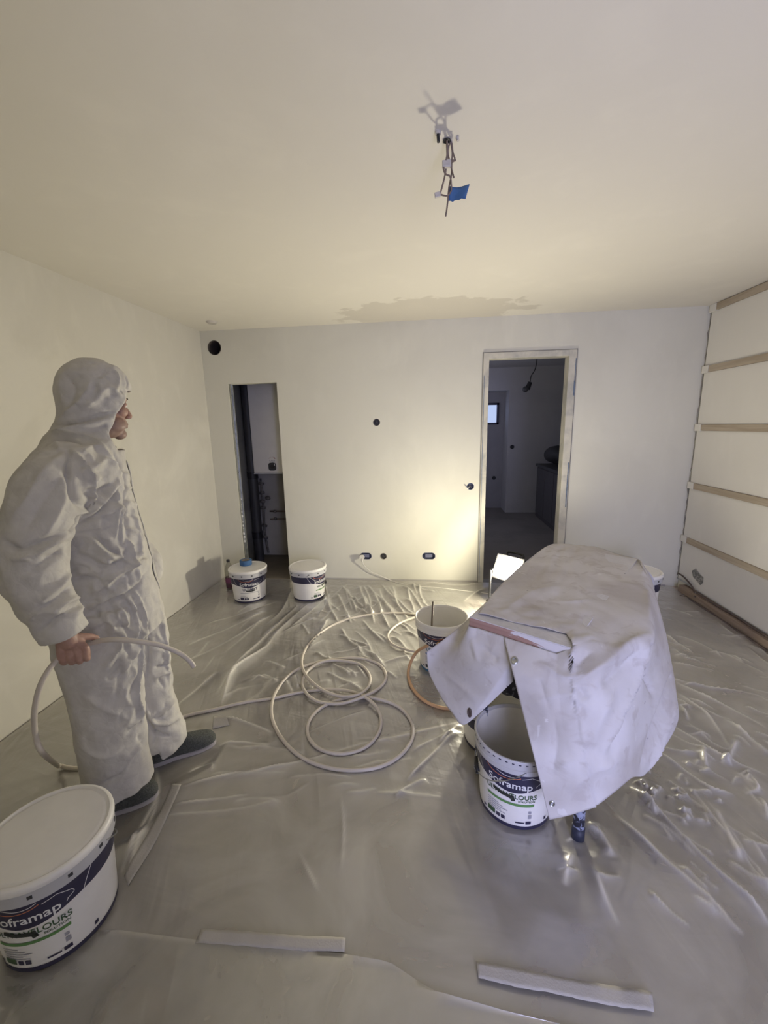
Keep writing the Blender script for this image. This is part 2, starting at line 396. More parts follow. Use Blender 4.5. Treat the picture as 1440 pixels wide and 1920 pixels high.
def clear_mat(name, col=(1, 1, 1), fac=.12, rough=.08):
    m = bpy.data.materials.new(name); m.use_nodes = True; nt = m.node_tree; N = nt.nodes; L = nt.links; N.clear()
    out = N.new('ShaderNodeOutputMaterial'); tr = N.new('ShaderNodeBsdfTransparent'); tr.inputs[0].default_value = col+(1,)
    gl = N.new('ShaderNodeBsdfGlossy'); gl.inputs['Roughness'].default_value = rough
    nz = N.new('ShaderNodeTexNoise'); nz.inputs['Scale'].default_value = 20
    mr = N.new('ShaderNodeMapRange'); mr.inputs['To Min'].default_value = fac*.8; mr.inputs['To Max'].default_value = fac*1.2; L.new(nz.outputs['Fac'], mr.inputs['Value'])
    mx = N.new('ShaderNodeMixShader'); L.new(mr.outputs[0], mx.inputs[0]); L.new(tr.outputs[0], mx.inputs[1]); L.new(gl.outputs[0], mx.inputs[2]); L.new(mx.outputs[0], out.inputs[0])
    return m
M_glass = clear_mat('window_glass', (.96, .98, 1), .06)
M_pet = clear_mat('clear_bottle', (.80, .80, .78), .16)

# ------------------------------------------------------------------ structure
def structure(o, label=None):
    o['kind'] = 'structure'
    if label: o['label'] = label
    return o

T = .10
# openings in the back wall: closet, doorway, round duct hole, electrical boxes
CL = (-1.972, -1.482, 2.004); DR = (0.522, 1.222, 2.146)
HOLES = [(-2.078, 2.344, .068), (-.517, 1.604, .034), (.382, .979, .034), (-.479, .263, .034)]
OVALS = [(-.661, .263, .060, .036), (-.018, .272, .066, .036)]
def cutter():
    b = MB()
    b.box((CL[0], YB-.2, -.2), (CL[1], YB+T+.2, CL[2])); b.box((DR[0], YB-.2, -.2), (DR[1], YB+T+.2, DR[2]))
    for x, z, r in HOLES: b.cyl((x, YB-.1, z), (x, YB+(.3 if r > .05 else .06), z), r, seg=28)
    for x, z, hw, hh in OVALS:
        pts = []
        for k in range(28):
            a = 2*PI*k/28; sx = (hw-hh)*(1 if math.cos(a) > 0 else -1)
            pts.append((x+sx+hh*math.cos(a), z+hh*math.sin(a)))
        lo = [b.bm.verts.new((px, YB-.1, pz)) for px, pz in pts]; hi = [b.bm.verts.new((px, YB+.06, pz)) for px, pz in pts]
        b.bm.faces.new(lo); b.bm.faces.new(hi[::-1])
        for k in range(28): b.bm.faces.new((lo[k], hi[k], hi[(k+1) % 28], lo[(k+1) % 28]))
    return b.build('cutter', None)
wb = MB().box((XL-.12, YB, -.12), (XR+.12, YB+T, ZC+.1)).build('wall_tmp', M_wall)
ct = cutter()
bo = wb.modifiers.new('b', 'BOOLEAN'); bo.object = ct; bo.solver = 'EXACT'; bo.operation = 'DIFFERENCE'
me = evaluated(wb, False); bpy.data.objects.remove(wb); bpy.data.objects.remove(ct)
wall_back = structure(link('wall_back', me, M_wall), 'long off-white plastered back wall with narrow closet opening and doorway')
structure(MB().box((XL-.12, YF-.1, -.12), (XL, YB, ZC+.1)).build('wall_left', M_wall_l), 'patchy skimmed plaster wall behind the worker')
structure(MB().box((XL-.12, YF-.1, -.12), (XR+.12, YB, 0)).build('floor', M_screed), 'grey-brown screed floor under the plastic sheet')
structure(MB().box((XL-.12, YF-.1, ZC), (XR+.12, YB, ZC+.1)).build('ceiling', M_ceil), 'cream plastered ceiling with a ragged darker patch at the back wall')
# wall behind the camera; added bay screens the worker from its tall window
WX0, WX1, WZ0, WZ1 = .34, 1.44, .12, 2.25
b = MB(); y0, y1 = YF-.1, YF
b.box((XL-.12, y0, 0), (WX0, y1, ZC)); b.box((WX1, y0, 0), (XR+.12, y1, ZC)); b.box((WX0, y0, WZ1), (WX1, y1, ZC))
structure(b.build('wall_front', M_wall))
structure(MB().box((WX0-.1, YG, 0), (WX0, y0, ZC)).build('added_bay_wall', M_wall)); structure(MB().box((WX1, YG, 0), (WX1+.1, y0, ZC)).build('added_bay_wall', M_wall))
structure(MB().box((WX0-.1, YG, -.1), (WX1+.1, y0, 0)).build('added_bay_floor', M_screed)); structure(MB().box((WX0-.1, YG, WZ1), (WX1+.1, y0, WZ1+.1)).build('added_bay_ceiling', M_ceil))
b = MB()
for x in (WX0, (WX0+WX1)/2-.03, WX1-.06): b.box((x, YG, WZ0), (x+.06, YG+.06, WZ1))
for z in (WZ0, WZ1-.06): b.box((WX0, YG, z), (WX1, YG+.06, z+.06))
b.box((WX0, YG, 0), (WX1, YG+.06, WZ0))
wn = structure(b.build('window_1', M_white_plastic))
MB().box((WX0+.03, YG+.025, WZ0+.03), (WX1-.03, YG+.033, WZ1-.03)).build('pane', M_glass, wn)
# right wall: boarded with insulation panels between horizontal battens
wr = structure(MB().box((XR+.012, YF-.1, -.12), (XR+.14, YB, ZC+.1)).build('wall_right', M_wall), 'right wall boarded with pale panels between wooden battens')
BZ = [.487, .985, 1.495, 1.982, 2.470]
edges = [.075]+BZ+[ZC]
prevz = .085
random.seed(3)
for i, z in enumerate(BZ):
    p = MB().box((XR-.004, YF, prevz), (XR+.012, YB-.022, z-.026), .0015).build('panel', M_panel, wr)
    prevz = z+.026
for z in BZ:
    MB().box((XR-.020, YF, z-.0255), (XR+.012, YB-.10, z+.0255), .002).build('batten', M_batten, wr)
    MB().box((XR-.022, YB-.096, z-.030), (XR+.012, YB-.012, z+.030), .003).build('end_block', M_panel, wr)
MB().box((XR-.055, YF, .0), (XR+.012, YB-.13, .070), .003).build('sole_batten', M_batten_b, wr)
# ragged filler bead in the corner between back wall and boarded wall
pts = [(XR-.003+random.uniform(-.006, .006), YB-.006, z) for z in np.linspace(.12, 2.44, 60)]
tb = MB().tube(pts, [random.uniform(.0015, .006) for _ in pts], 6).build('corner_gap', plain('corner_crack_dirt', (.28, .26, .23), .9), wr)
# torn vent cut-out in the lowest panel
vp = [aty(1302, 1068, 0), ]
def onx(x, y, X): return unproject(x, y, 0, X)
qs = [onx(*q, XR-.006) for q in ((1298, 1070), (1305, 1066), (1312, 1076), (1319, 1083), (1318, 1093), (1313, 1097), (1307, 1089), (1300, 1082))]
bmv = bmesh.new(); fv = bmv.faces.new([bmv.verts.new(q) for q in qs]); ex = bmesh.ops.extrude_face_region(bmv, geom=[fv]); bmesh.ops.translate(bmv, vec=(-.003, 0, 0), verts=[v for v in ex['geom'] if isinstance(v, bmesh.types.BMVert)])
link('vent_patch', bm_mesh(bmv), spatter('grey_filler', (.16, .16, .15), (.34, .33, .31), .5, 40), wr)
for o in [c for c in wr.children]: pass

# baseboard joint along the back wall
b = MB(); b.box((CL[1]+.02, YB-.006, .0), (DR[0]-.06, YB, .022)); b.box((DR[1]+.07, YB-.006, 0), (XR-.1, YB, .022))
structure(b.build('baseboard_back', plain('base_filler', (.50, .48, .45), .8)))

# door frame (filled and stained with plaster) around the doorway
def frame_mat():
    return plaster('frame_filler', (.60, .575, .50), (.40, .395, .37), .8, 5.0, bump=.3)
M_frame = frame_mat()
fw = .048
door1 = structure(MB().box((DR[0]-fw, YB-.014, 0), (DR[0]+.004, YB+T+.01, DR[2]+fw), .004).box((DR[1]-.004, YB-.014, 0), (DR[1]+.062, YB+T+.01, DR[2]+fw), .004)
    .box((DR[0]-fw, YB-.0135, DR[2]-.004), (DR[1]+.062, YB+T+.01, DR[2]+fw), .004).build('door_1', M_frame), 'doorway frame smeared with filler beside the work light')
# thin grey joint strip around the frame and blue tape remnants
b = MB(); g = plain('grey_joint', (.27, .26, .24), .9)
b.box((DR[0]-fw-.008, YB-.004, 0), (DR[0]-fw, YB, DR[2]+fw+.008)); b.box((DR[1]+.062, YB-.004, .0), (DR[1]+.069, YB, DR[2]+fw+.008)); b.box((DR[0]-fw, YB-.004, DR[2]+fw), (DR[1]+.062, YB, DR[2]+fw+.007))
b.build('joint', g, door1)
M_tapeblue2 = plain('faded_blue_tape', (.13, .17, .25), .7, var=.3, scale=30)
b = MB()
for (xa, za, zb_, wd) in ((DR[1]+.045, .78, 1.20, .009), (DR[1]+.048, 1.80, 1.93, .011), (DR[1]+.052, 1.93, 2.12, .006), (DR[0]-.040, .03, 2.0, .005)):
    MB().box((xa, YB-.0165, za), (xa+wd, YB-.0135, zb_)).build('tape_strip', M_tapeblue2, door1)

# closet interior (door_2 opening)
cy = 4.88
b = MB()
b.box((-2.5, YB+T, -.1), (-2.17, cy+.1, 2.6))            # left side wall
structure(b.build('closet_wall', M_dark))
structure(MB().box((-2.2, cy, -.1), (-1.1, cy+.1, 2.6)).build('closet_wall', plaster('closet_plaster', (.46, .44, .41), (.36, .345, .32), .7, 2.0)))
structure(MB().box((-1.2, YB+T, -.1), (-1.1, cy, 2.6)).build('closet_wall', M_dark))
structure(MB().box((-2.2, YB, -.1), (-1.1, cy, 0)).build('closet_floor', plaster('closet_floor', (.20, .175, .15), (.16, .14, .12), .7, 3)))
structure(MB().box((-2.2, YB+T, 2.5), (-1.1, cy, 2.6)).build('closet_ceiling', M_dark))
# steel stud at the left reveal, with screw holes and white plaster blobs
st = MB().box((CL[0]-.002, YB+.012, 0), (CL[0]+.004, YB+.062, CL[2])).box((CL[0]-.002, YB+.012, 0), (CL[0]+.016, YB+.016, CL[2])).box((CL[0]-.002, YB+.058, 0), (CL[0]+.016, YB+.062, CL[2]))
st = structure(st.build('trim_1', M_steel), 'galvanised steel stud lining the narrow closet opening')
for z in (.12, .62, 1.13, 1.62, 1.90): MB().cyl((CL[0]+.003, YB+.037, z), (CL[0]+.0055, YB+.037, z), .007, seg=12).build('screw_hole', M_black, st)
random.seed(5)
for k in range(11): MB().sphere((CL[0]+.014, YB+.013+random.uniform(-.002, .004), .40+k*.045+random.uniform(-.01, .01)), random.uniform(.006, .012), (1, .6, 1.4), 8).build('plaster_blob', M_white_print, st, True)
# dark conduit and hanging pipe insulation at the left of the closet
pp = empty('waste_pipe', (-2.07, 4.66, 0)); tag(pp, 'dark vertical soil pipe in the closet corner beside the boiler', 'pipe')
MB().cyl((0, 0, 0), (0, 0, 2.5), .055, seg=24).build('pipe', M_blackmetal, pp, True, 40)
MB().cyl((0, 0, 1.0), (0, 0, 1.08), .062, seg=24).build('pipe_collar', M_black, pp, True, 40)
MB().cyl((0, 0, .28), (0, 0, .36), .062, seg=24).build('pipe_collar', M_black, pp, True, 40)

# ---- boiler
def rounded_panel(w_, h_, r, d, n=6):
    pts = []
    for cx, cz, a0 in ((w_/2-r, h_/2-r, 0), (-w_/2+r, h_/2-r, PI/2), (-w_/2+r, -h_/2+r, PI), (w_/2-r, -h_/2+r, 3*PI/2)):
        for k in range(n+1): a = a0+PI/2*k/n; pts.append((cx+r*math.cos(a), cz+r*math.sin(a)))
    bm = bmesh.new(); A = [bm.verts.new((x, 0, z)) for x, z in pts]; B = [bm.verts.new((x, -d, z)) for x, z in pts]
    bm.faces.new(A); bm.faces.new(B[::-1])
    for k in range(len(pts)): bm.faces.new((A[k], A[(k+1) % len(pts)], B[(k+1) % len(pts)], B[k]))
    return bm
bl = empty('wall_boiler', (-1.80, 4.87, 1.06)); tag(bl, 'white wall-hung boiler with dark control dial inside the narrow closet', 'boiler')
M_boiler = plain('boiler_enamel', (.86, .83, .79), .35, var=.02)
MB().box((-.215, -.30, .012), (.215, 0, 1.00), .012).build('casing', M_boiler, bl)
MB().box((-.215, -.303, 0), (.215, 0, .014), .003).build('base_tray', M_pail_grey, bl)
cp = link('control_panel', bm_mesh(rounded_panel(.088, .088, .026, .010)), M_blackmetal, bl); cp.location = (.012, -.300, .085)
b = MB(); b.cyl((0.002, -.010, .0), (0.002, -.016, .0), .021, seg=24); b.build('dial', M_black, cp)
b = MB().box((.026, -.012, .012), (.034, -.0105, .034)); b.build('display', M_white_print, cp)
# badge: red arc over faint lettering (flat print)
b = MB(); R_ = .05
arc = [(.012+.036*math.cos(a), -.3015, .170+.022*math.sin(a)) for a in np.linspace(.15, PI-.15, 14)]
for a, c in zip(arc, arc[1:]): b.box((a[0]-.004, -.3025, a[2]-.003), (c[0]+.004, -.300, c[2]+.004))
b.build('badge', plain('red_print', (.40, .12, .08), .5), bl)
b = MB()
for k in range(4): b.box((-.018+k*.018, -.3012, .150), (-.008+k*.018, -.300, .160))
b.box((-.018, -.3012, .138), (.046, -.300, .142)); b.box((.004, -.3012, .128), (.026, -.300, .133))
b.build('lettering', M_grey_print, bl)
# closet pipework under the boiler
def pipe_thing(name, pts, r, mat, label, cat, n=8):
    o = MB().tube(catmull(pts, n), r, 10).build(name, mat, None, True, 50); tag(o, label, cat); return o
M_valve = plain('tarnished_valve', (.16, .15, .14), .5, var=.3, scale=40)
pw = empty('pipe_manifold', (-2.0, 4.84, .3)); tag(pw, 'copper pipes and valves fixed low on the closet wall under the boiler', 'pipes')
b = MB().tube([(.03, 0, .27), (.60, 0, .27)], .010, 10).build('pipe', M_copper, pw, True)
b = MB().tube([(.03, 0, .17), (.60, 0, .19)], .010, 10).build('pipe', M_copper, pw, True)
b = MB().tube(catmull([(-.045, -.02, .68), (-.04, -.02, .3), (-.045, -.02, .0), (-.01, -.04, -.25)], 6), .012, 10).build('pipe', M_valve, pw, True)
b = MB().tube(catmull([(.44, -.02, .78), (.46, -.02, .6), (.42, -.02, .35), (.34, -.02, .27)], 6), .008, 10).build('pipe', M_copper, pw, True)
for (x, z) in ((.28, .30), (.34, .22), (.10, .27), (.10, .18)): MB().sphere((x, -.015, z), .02, (1, .8, 1.1), 10).build('valve', M_valve, pw, True)
for z in (.62, .50, .40, .32, .1, -.05): MB().cyl((-.07, -.03, z), (-.01, -.03, z+.01*math.sin(z*40)), .016, seg=12).build('valve', M_valve, pw, True)
for (x, z) in ((.03, .44),): MB().sphere((x, -.03, z), .030, (1.2, .8, .8), 12).build('valve', M_valve, pw, True)

# ---- next room beyond the doorway
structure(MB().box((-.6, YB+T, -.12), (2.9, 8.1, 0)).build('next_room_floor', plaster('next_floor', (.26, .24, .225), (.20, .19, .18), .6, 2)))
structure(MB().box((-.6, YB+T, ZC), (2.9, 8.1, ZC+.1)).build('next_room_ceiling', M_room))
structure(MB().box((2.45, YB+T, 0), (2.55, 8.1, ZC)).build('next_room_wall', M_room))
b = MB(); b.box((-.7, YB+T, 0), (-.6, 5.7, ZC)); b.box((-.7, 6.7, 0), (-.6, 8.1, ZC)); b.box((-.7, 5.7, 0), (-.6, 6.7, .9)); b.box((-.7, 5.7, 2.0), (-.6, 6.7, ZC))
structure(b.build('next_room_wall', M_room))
b = MB()
for y_ in (5.7, 6.65): b.box((-.69, y_, .9), (-.61, y_+.05, 2.0))
for z_ in (.9, 1.95): b.box((-.69, 5.7, z_), (-.61, 6.7, z_+.05))
structure(b.build('added_window_3', M_white_plastic))  # unseen window frame, added around the side fill light
# far wall: recess with the small window on the left, lighter pier to the right
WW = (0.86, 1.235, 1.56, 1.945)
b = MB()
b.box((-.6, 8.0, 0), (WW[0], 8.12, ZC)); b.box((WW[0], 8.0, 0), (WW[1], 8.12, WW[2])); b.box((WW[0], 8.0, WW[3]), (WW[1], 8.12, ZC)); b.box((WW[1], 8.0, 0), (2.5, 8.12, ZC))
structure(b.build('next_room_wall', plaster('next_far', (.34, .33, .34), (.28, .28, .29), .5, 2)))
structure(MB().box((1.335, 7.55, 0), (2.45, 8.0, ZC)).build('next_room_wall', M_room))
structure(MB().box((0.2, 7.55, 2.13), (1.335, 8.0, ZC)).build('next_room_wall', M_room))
b = MB()
for x in (WW[0], WW[1]-.035): b.box((x, 7.97, WW[2]), (x+.035, 8.05, WW[3]))
for z in (WW[2], WW[3]-.035): b.box((WW[0], 7.97, z), (WW[1], 8.05, z+.035))
w2 = structure(b.build('window_2', plain('dark_window_frame', (.03, .03, .06), .5)), 'small bright window at the far end of the dark room')
MB().box((WW[0]+.02, 8.01, WW[2]+.02), (WW[1]-.02, 8.016, WW[3]-.02)).build('pane', M_glass, w2)
# kitchen carcass along the right side of that room
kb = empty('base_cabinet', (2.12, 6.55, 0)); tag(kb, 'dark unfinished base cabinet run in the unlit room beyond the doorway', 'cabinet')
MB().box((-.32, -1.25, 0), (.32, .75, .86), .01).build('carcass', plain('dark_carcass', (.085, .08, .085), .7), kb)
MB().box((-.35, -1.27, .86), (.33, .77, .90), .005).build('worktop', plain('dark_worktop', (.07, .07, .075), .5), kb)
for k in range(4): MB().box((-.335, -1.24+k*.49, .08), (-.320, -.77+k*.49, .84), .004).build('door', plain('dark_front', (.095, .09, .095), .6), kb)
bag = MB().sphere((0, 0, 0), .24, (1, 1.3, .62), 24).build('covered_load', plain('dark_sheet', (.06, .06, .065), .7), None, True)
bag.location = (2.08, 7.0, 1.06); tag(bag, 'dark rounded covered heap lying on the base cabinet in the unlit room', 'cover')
noise.seed_set(3)
for v in bag.data.vertices: v.co += v.co.normalized()*noise.noise(v.co*6)*.05
uc = empty('wall_cabinet', (2.27, 6.2, 1.52)); tag(uc, 'dark wall cabinet hung high in the unlit room beyond the doorway', 'cabinet')
MB().box((-.17, -.9, 0), (.17, .9, .75), .006).build('carcass', plain('dark_carcass_upper', (.075, .07, .075), .7), uc)
for k in range(3): MB().box((-.185, -.89+k*.6, .01), (-.17, -.31+k*.6, .74), .003).build('door', plain('dark_front_upper', (.08, .075, .08), .6), uc)
pl_top = aty(1008, 676, 6.0)
hb = empty('hanging_bulb_holder', (float(pl_top[0]), 6.0, ZC)); tag(hb, 'dark bulb holder hanging on a cable in the unlit room', 'lamp holder')
def rel(o, p): return tuple(np.array(p)-np.array(o.location))
MB().tube(catmull([(0, 0, 0), rel(hb, aty(1004, 690, 6)), rel(hb, aty(996, 705, 6)), rel(hb, aty(994, 716, 6))], 6), .006, 8).build('cable', M_black, hb)
q = np.array(rel(hb, aty(992, 721, 6))); MB().cyl(tuple(q+np.array([.012, 0, .03])), tuple(q+np.array([-.02, 0, -.06])), .028, .034, 16).build('socket', M_black, hb, True, 40)
MB().sphere(tuple(q+np.array([-.045, 0, -.06])), .04, (1, 1, 1), 16).build('bulb', M_blackmetal, hb, True)
for (x, y_, Y) in ((960, 838, 7.55), (926, 896, 8.0)):
    q = aty(x, y_, Y); o = MB().cyl((q[0], Y-.012, q[2]), (q[0], Y, q[2]), .035, seg=20).build('junction_box', M_black); tag(o, 'round dark switch box on the %s of the unlit room' % ('pier' if Y < 7.9 else 'wall below the small window'), 'junction box', 'dark switch boxes in the unlit room')

# ---- things on / in the back wall
o = empty('duct_opening', (HOLES[0][0], YB, HOLES[0][1])); tag(o, 'round dark ventilation duct opening high in the wall corner', 'duct')
MB().lathe([(.067, -.002), (.067, .26), (.063, .26), (.063, -.002), (.067, -.002)], 40, mat=Matrix.Rotation(-PI/2, 4, 'X')).build('sleeve', plain('duct_sleeve', (.09, .075, .07), .8), o, True, 40)
MB().cyl((0, .24, 0), (0, .25, 0), .064, seg=32).build('end_plug', M_black, o)
def round_box(x, z, label, mat=M_boxcup, r=.034, extra=None):
    o = empty('junction_box', (x, YB, z)); tag(o, label, 'junction box', 'round junction boxes in the white back wall')
    MB().lathe([(r-.0005, -.001), (r-.0005, .045), (0, .045), (0, .042), (r-.004, .042), (r-.004, -.001), (r-.0005, -.001)], 32, mat=Matrix.Rotation(-PI/2, 4, 'X')).build('cup', mat, o, True, 40)
    MB().box((-.016, .004, -.005), (.016, .010, .005), .001, Matrix.Rotation(.7, 4, 'Y')).build('bridge', M_blackmetal, o)
    return o
round_box(-.517, 1.604, 'round grey junction box alone at eye height on the white wall', plain('grey_cup', (.12, .115, .115), .6))
o = round_box(.382, .979, 'round blue-grey junction box with a curled cable stub beside the doorway')
MB().tube(catmull([(-.01, .03, 0), (-.018, -.006, -.012), (-.032, -.022, -.016), (-.044, -.028, -.006)], 6), .006, 8).build('cable_stub', M_wire_w, o, True)
o = round_box(-.479, .263, 'round pale junction box low between the two oval socket boxes', plain('pale_cup', (.22, .21, .19), .7))
def oval_box(x, z, hw, hh, label):
    o = empty('socket_box', (x, YB, z)); tag(o, label, 'socket box', 'oval socket boxes low in the back wall')
    def ring(hw_, hh_, y_): 
        out = []
        for k in range(32):
            a = 2*PI*k/32; out.append((((hw_-hh_) if math.cos(a) > 0 else -(hw_-hh_))+hh_*math.cos(a), y_, hh_*math.sin(a)))
        return out
    bm = bmesh.new(); prev = None; first = None
    for hw_, hh_, y_ in ((hw-.0005, hh-.0005, .05), (hw-.0005, hh-.0005, -.001), (hw-.004, hh-.004, -.001), (hw-.004, hh-.004, .045)):
        vs = [bm.verts.new(p) for p in ring(hw_, hh_, y_)]
        if prev:
            for k in range(32): bm.faces.new((prev[k], prev[(k+1) % 32], vs[(k+1) % 32], vs[k]))
        else: first = vs
        prev = vs
    bm.faces.new(prev); bm.faces.new(first)
    me = bm_mesh(bm); shade(me, True, 40); link('cup', me, M_boxcup, o)
    b = MB(); b.box((-hw*.55, .008, -hh*.5), (hw*.55, .014, hh*.5), .003); b.build('inner_plate', plain('violet_grey_plate', (.16, .17, .26), .5), o)
    return o
o1 = oval_box(-.661, .263, .060, .036, 'oval double socket box holding a white plug and cable')
oval_box(-.018, .272, .066, .036, 'empty oval double socket box low near the doorway')
pg = empty('power_cable', (-.695, YB-.02, .262)); tag(pg, 'thin white power cable with plug running from the socket to the floor', 'cable')
MB().lathe([(0, 0), (.022, 0), (.026, .012), (.026, .030), (0, .030)], 24, mat=Matrix.Rotation(PI/2, 4, 'X')).build('plug', M_wire_w, pg, True, 40)
MB().tube([(0, -.025, -.012), (0.003, -.028, -.050)], [.010, .006], 10).build('plug_neck', M_wire_w, pg, True)
pts = [(0.003, -.028, -.045), rel(pg, aty(684, 1062, YB-.03)), rel(pg, aty(696, 1072, YB-.03)), rel(pg, aty(712, 1079, YB-.03)), rel(pg, fl(732, 1088, .012)), rel(pg, fl(742, 1092, .012)), rel(pg, fl(775, 1099, .012)), rel(pg, fl(830, 1103, .012)), rel(pg, (.60, 3.72, .012))]
MB().tube(catmull(pts, 8), .0045, 8).build('cord', M_wire_w, pg, True)

# ---- ceiling: detector disc, cable bundle
q = fl(397, 603, ZC); o = MB().cyl((0, 0, -.018), (0, 0, 0), .035, .05, seg=28).build('ceiling_disc', M_connector, None, True, 40); o.location = (q[0], q[1], ZC)
tag(o, 'small round disc on the ceiling by the wall corner', 'detector')
base = fl(840, 262, ZC)
cb = empty('ceiling_cable_bundle', (base[0], base[1], ZC)); tag(cb, 'loose grey wires with connectors and blue tape hanging from the ceiling', 'cable bundle')
BY = base[1]
def cp_(x, y, dy=0.0): return rel(cb, aty(x, y, BY+dy))
wires = [
 [(837, 262, 0), (838, 280, 0), (838, 300, 0), (835, 325, .01), (829, 350, .01), (825, 364, 0)],
 [(846, 265, .01), (841, 275, .01), (840, 290, .01), (844, 303, .0)],
 [(845, 264, .01), (848, 285, .015), (847, 305, .01), (846, 330, .0), (842, 350, 0), (840, 372, 0), (838, 390, 0), (835.5, 406, 0)],
 [(847, 265, .02), (849, 285, .02), (853, 299, .02), (849, 303, .01), (844, 304, .0)],
 [(846, 308, .0), (847, 318, 0), (851, 333, -.01)],
 [(832, 313, -.01), (833, 322, -.01), (838, 328, -.01), (844, 331, -.01), (846, 345, -.01), (846, 357, -.01), (841, 365, -.01), (836, 367, -.01), (827, 365, -.005)],
 [(838, 264, -.01), (839, 285, -.01), (836, 302, -.005)],
]
for wpts in wires:
    MB().tube(catmull([cp_(*p) for p in wpts], 8), .0028, 8).build('wire', M_wire, cb, True)
def conn(x0, y0, x1, y1, r, nm='connector', dy=0.0, mat=None):
    a = np.array(cp_(x0, y0, dy)); c = np.array(cp_(x1, y1, dy)); d = Vector(c-a); L_ = d.length
    m = Matrix.Translation(Vector(a)) @ d.to_track_quat('X', 'Z').to_matrix().to_4x4()
    b = MB(); b.box((0, -r*.7, -r), (L_, r*.7, r), r*.25, m)
    for k in range(3): b.box((L_*(.15+.3*k), -r*.85, -r*.4), (L_*(.30+.3*k), r*.5, r*.4), 0, m)
    b.build(nm, mat or M_connector, cb)
conn(829, 309, 846, 307, .011)
conn(815, 367, 826, 364, .008)
conn(848, 302, 855, 300, .003, 'wire_tip', .01, M_wire)
# blue tape flag folded on the wires
c4 = [cp_(842.5, 348.5), cp_(880, 347.5), cp_(872.5, 375), cp_(841, 374.5)]
bm = bmesh.new(); n_ = 8; G = []
for i in range(n_+1):
    row = []
    for j in range(5):
        u, v = i/n_, j/4
        pz = (np.array(c4[0])*(1-u)+np.array(c4[1])*u)*(1-v)+(np.array(c4[3])*(1-u)+np.array(c4[2])*u)*v
        pz = pz+np.array([0, .010*math.sin(u*4+v), 0])
        if j == 4: pz = pz+np.array([0, 0, .002*math.sin(i*2.3)])
        row.append(bm.verts.new(pz))
    G.append(row)
for i in range(n_):
    for j in range(4): bm.faces.new((G[i][j], G[i+1][j], G[i+1][j+1], G[i][j+1]))
o = link('tape_flag', bm_mesh(bm), M_blue_tape, cb, True); md = o.modifiers.new('s', 'SOLIDIFY'); md.thickness = .0012
# hook / anchors next to it
a0 = fl(821, 247, ZC)
o = empty('ceiling_hook', (a0[0], a0[1], ZC)); tag(o, 'small dark screw hook in the ceiling beside the hanging wires', 'hook')
MB().cyl((0, 0, 0), (0, 0, -.008), .010, seg=14).build('plate', M_connector, o)
MB().tube([(0, 0, -.004), (0.002, 0, -.030)], .005, 8).build('shank', M_black, o)
a1 = fl(857, 258, ZC); o = empty('ceiling_anchor', (a1[0], a1[1], ZC)); tag(o, 'tiny grey wall plug stub in the ceiling beside the hanging wires', 'anchor')
MB().tube([(0, 0, 0), (.004, -.002, -.010)], .005, 8).build('stub', M_connector, o)
b = MB().lathe([(.012, 0), (.014, -.004), (.009, -.006), (.008, 0)], 16).build('cable_hole_rim', M_black, cb); b.location = (-.004, .0, 0)

# ================================================================== work light
LP = Vector((.655, 3.45, .36)); LN = Vector((-.60, -.66, .44)).normalized()
lamp = empty('work_light', (LP.x, LP.y, 0)); tag(lamp, 'glaring work floodlight on a low floor stand in front of the doorway', 'lamp')
Q = LN.to_track_quat('Y', 'Z').to_matrix().to_4x4()
mh = Matrix.Translation((0, 0, LP.z)) @ Q           # local +Y = light direction
b = MB(); b.box((-.125, -.055, -.10), (.125, .0, .10), .008, mh)
for k in range(9): b.box((-.115+k*.0275, -.085, -.085), (-.108+k*.0275, -.054, .085), 0, mh)
b.build('housing', M_blackmetal, lamp)
b = MB()
for lo, hi in (((-.130, -.004, .092), (.130, .016, .108)), ((-.130, -.004, -.108), (.130, .016, -.092)), ((-.130, -.004, -.1), (-.116, .016, .1)), ((.116, -.004, -.1), (.130, .016, .1))): b.box(lo, hi, .003, mh)
b.build('bezel', M_blackmetal, lamp)
MB().box((-.118, .001, -.094), (.118, .006, .094), 0, mh).build('lit_glass', emit('lamp_glare', (1.0, .93, .76), 30), lamp)
b = MB(); b.tube(catmull([(-.15, -.03, LP.z), (-.15, -.02, .12), (-.15, -.14, .012), (-.15, -.16, .010)], 5), .009, 8)
b.tube(catmull([(.15, -.03, LP.z), (.15, -.02, .12), (.15, .14, .012), (.15, .16, .010)], 5), .009, 8)
b.tube([(-.15, -.03, LP.z), (-.125, -.03, LP.z)], .008, 8).tube([(.15, -.03, LP.z), (.125, -.03, LP.z)], .008, 8)
b.tube([(-.15, -.14, .012), (.15, -.14, .012)], .009, 8).tube([(-.15, .14, .012), (.15, .14, .012)], .009, 8).tube([(-.15, -.14, .012), (-.15, .14, .012)], .009, 8).tube([(.15, -.14, .012), (.15, .14, .012)], .009, 8)
b.build('stand', M_blackmetal, lamp, True)
gh = MB().tube(catmull([tuple(mh @ Vector(p)) for p in ((-.07, -.05, .10), (-.07, -.05, .145), (.07, -.05, .145), (.07, -.05, .10))], 5), .009, 8).build('handle', M_black, lamp, True)
light('work_light_spill', 'POINT', tuple(LP+LN*.09), 36, (1.0, .92, .70), .045)
light('work_light_beam', 'AREA', tuple(LP+LN*.03), 26, (1.0, .92, .70), .14, .12, tuple(LP+LN*2))

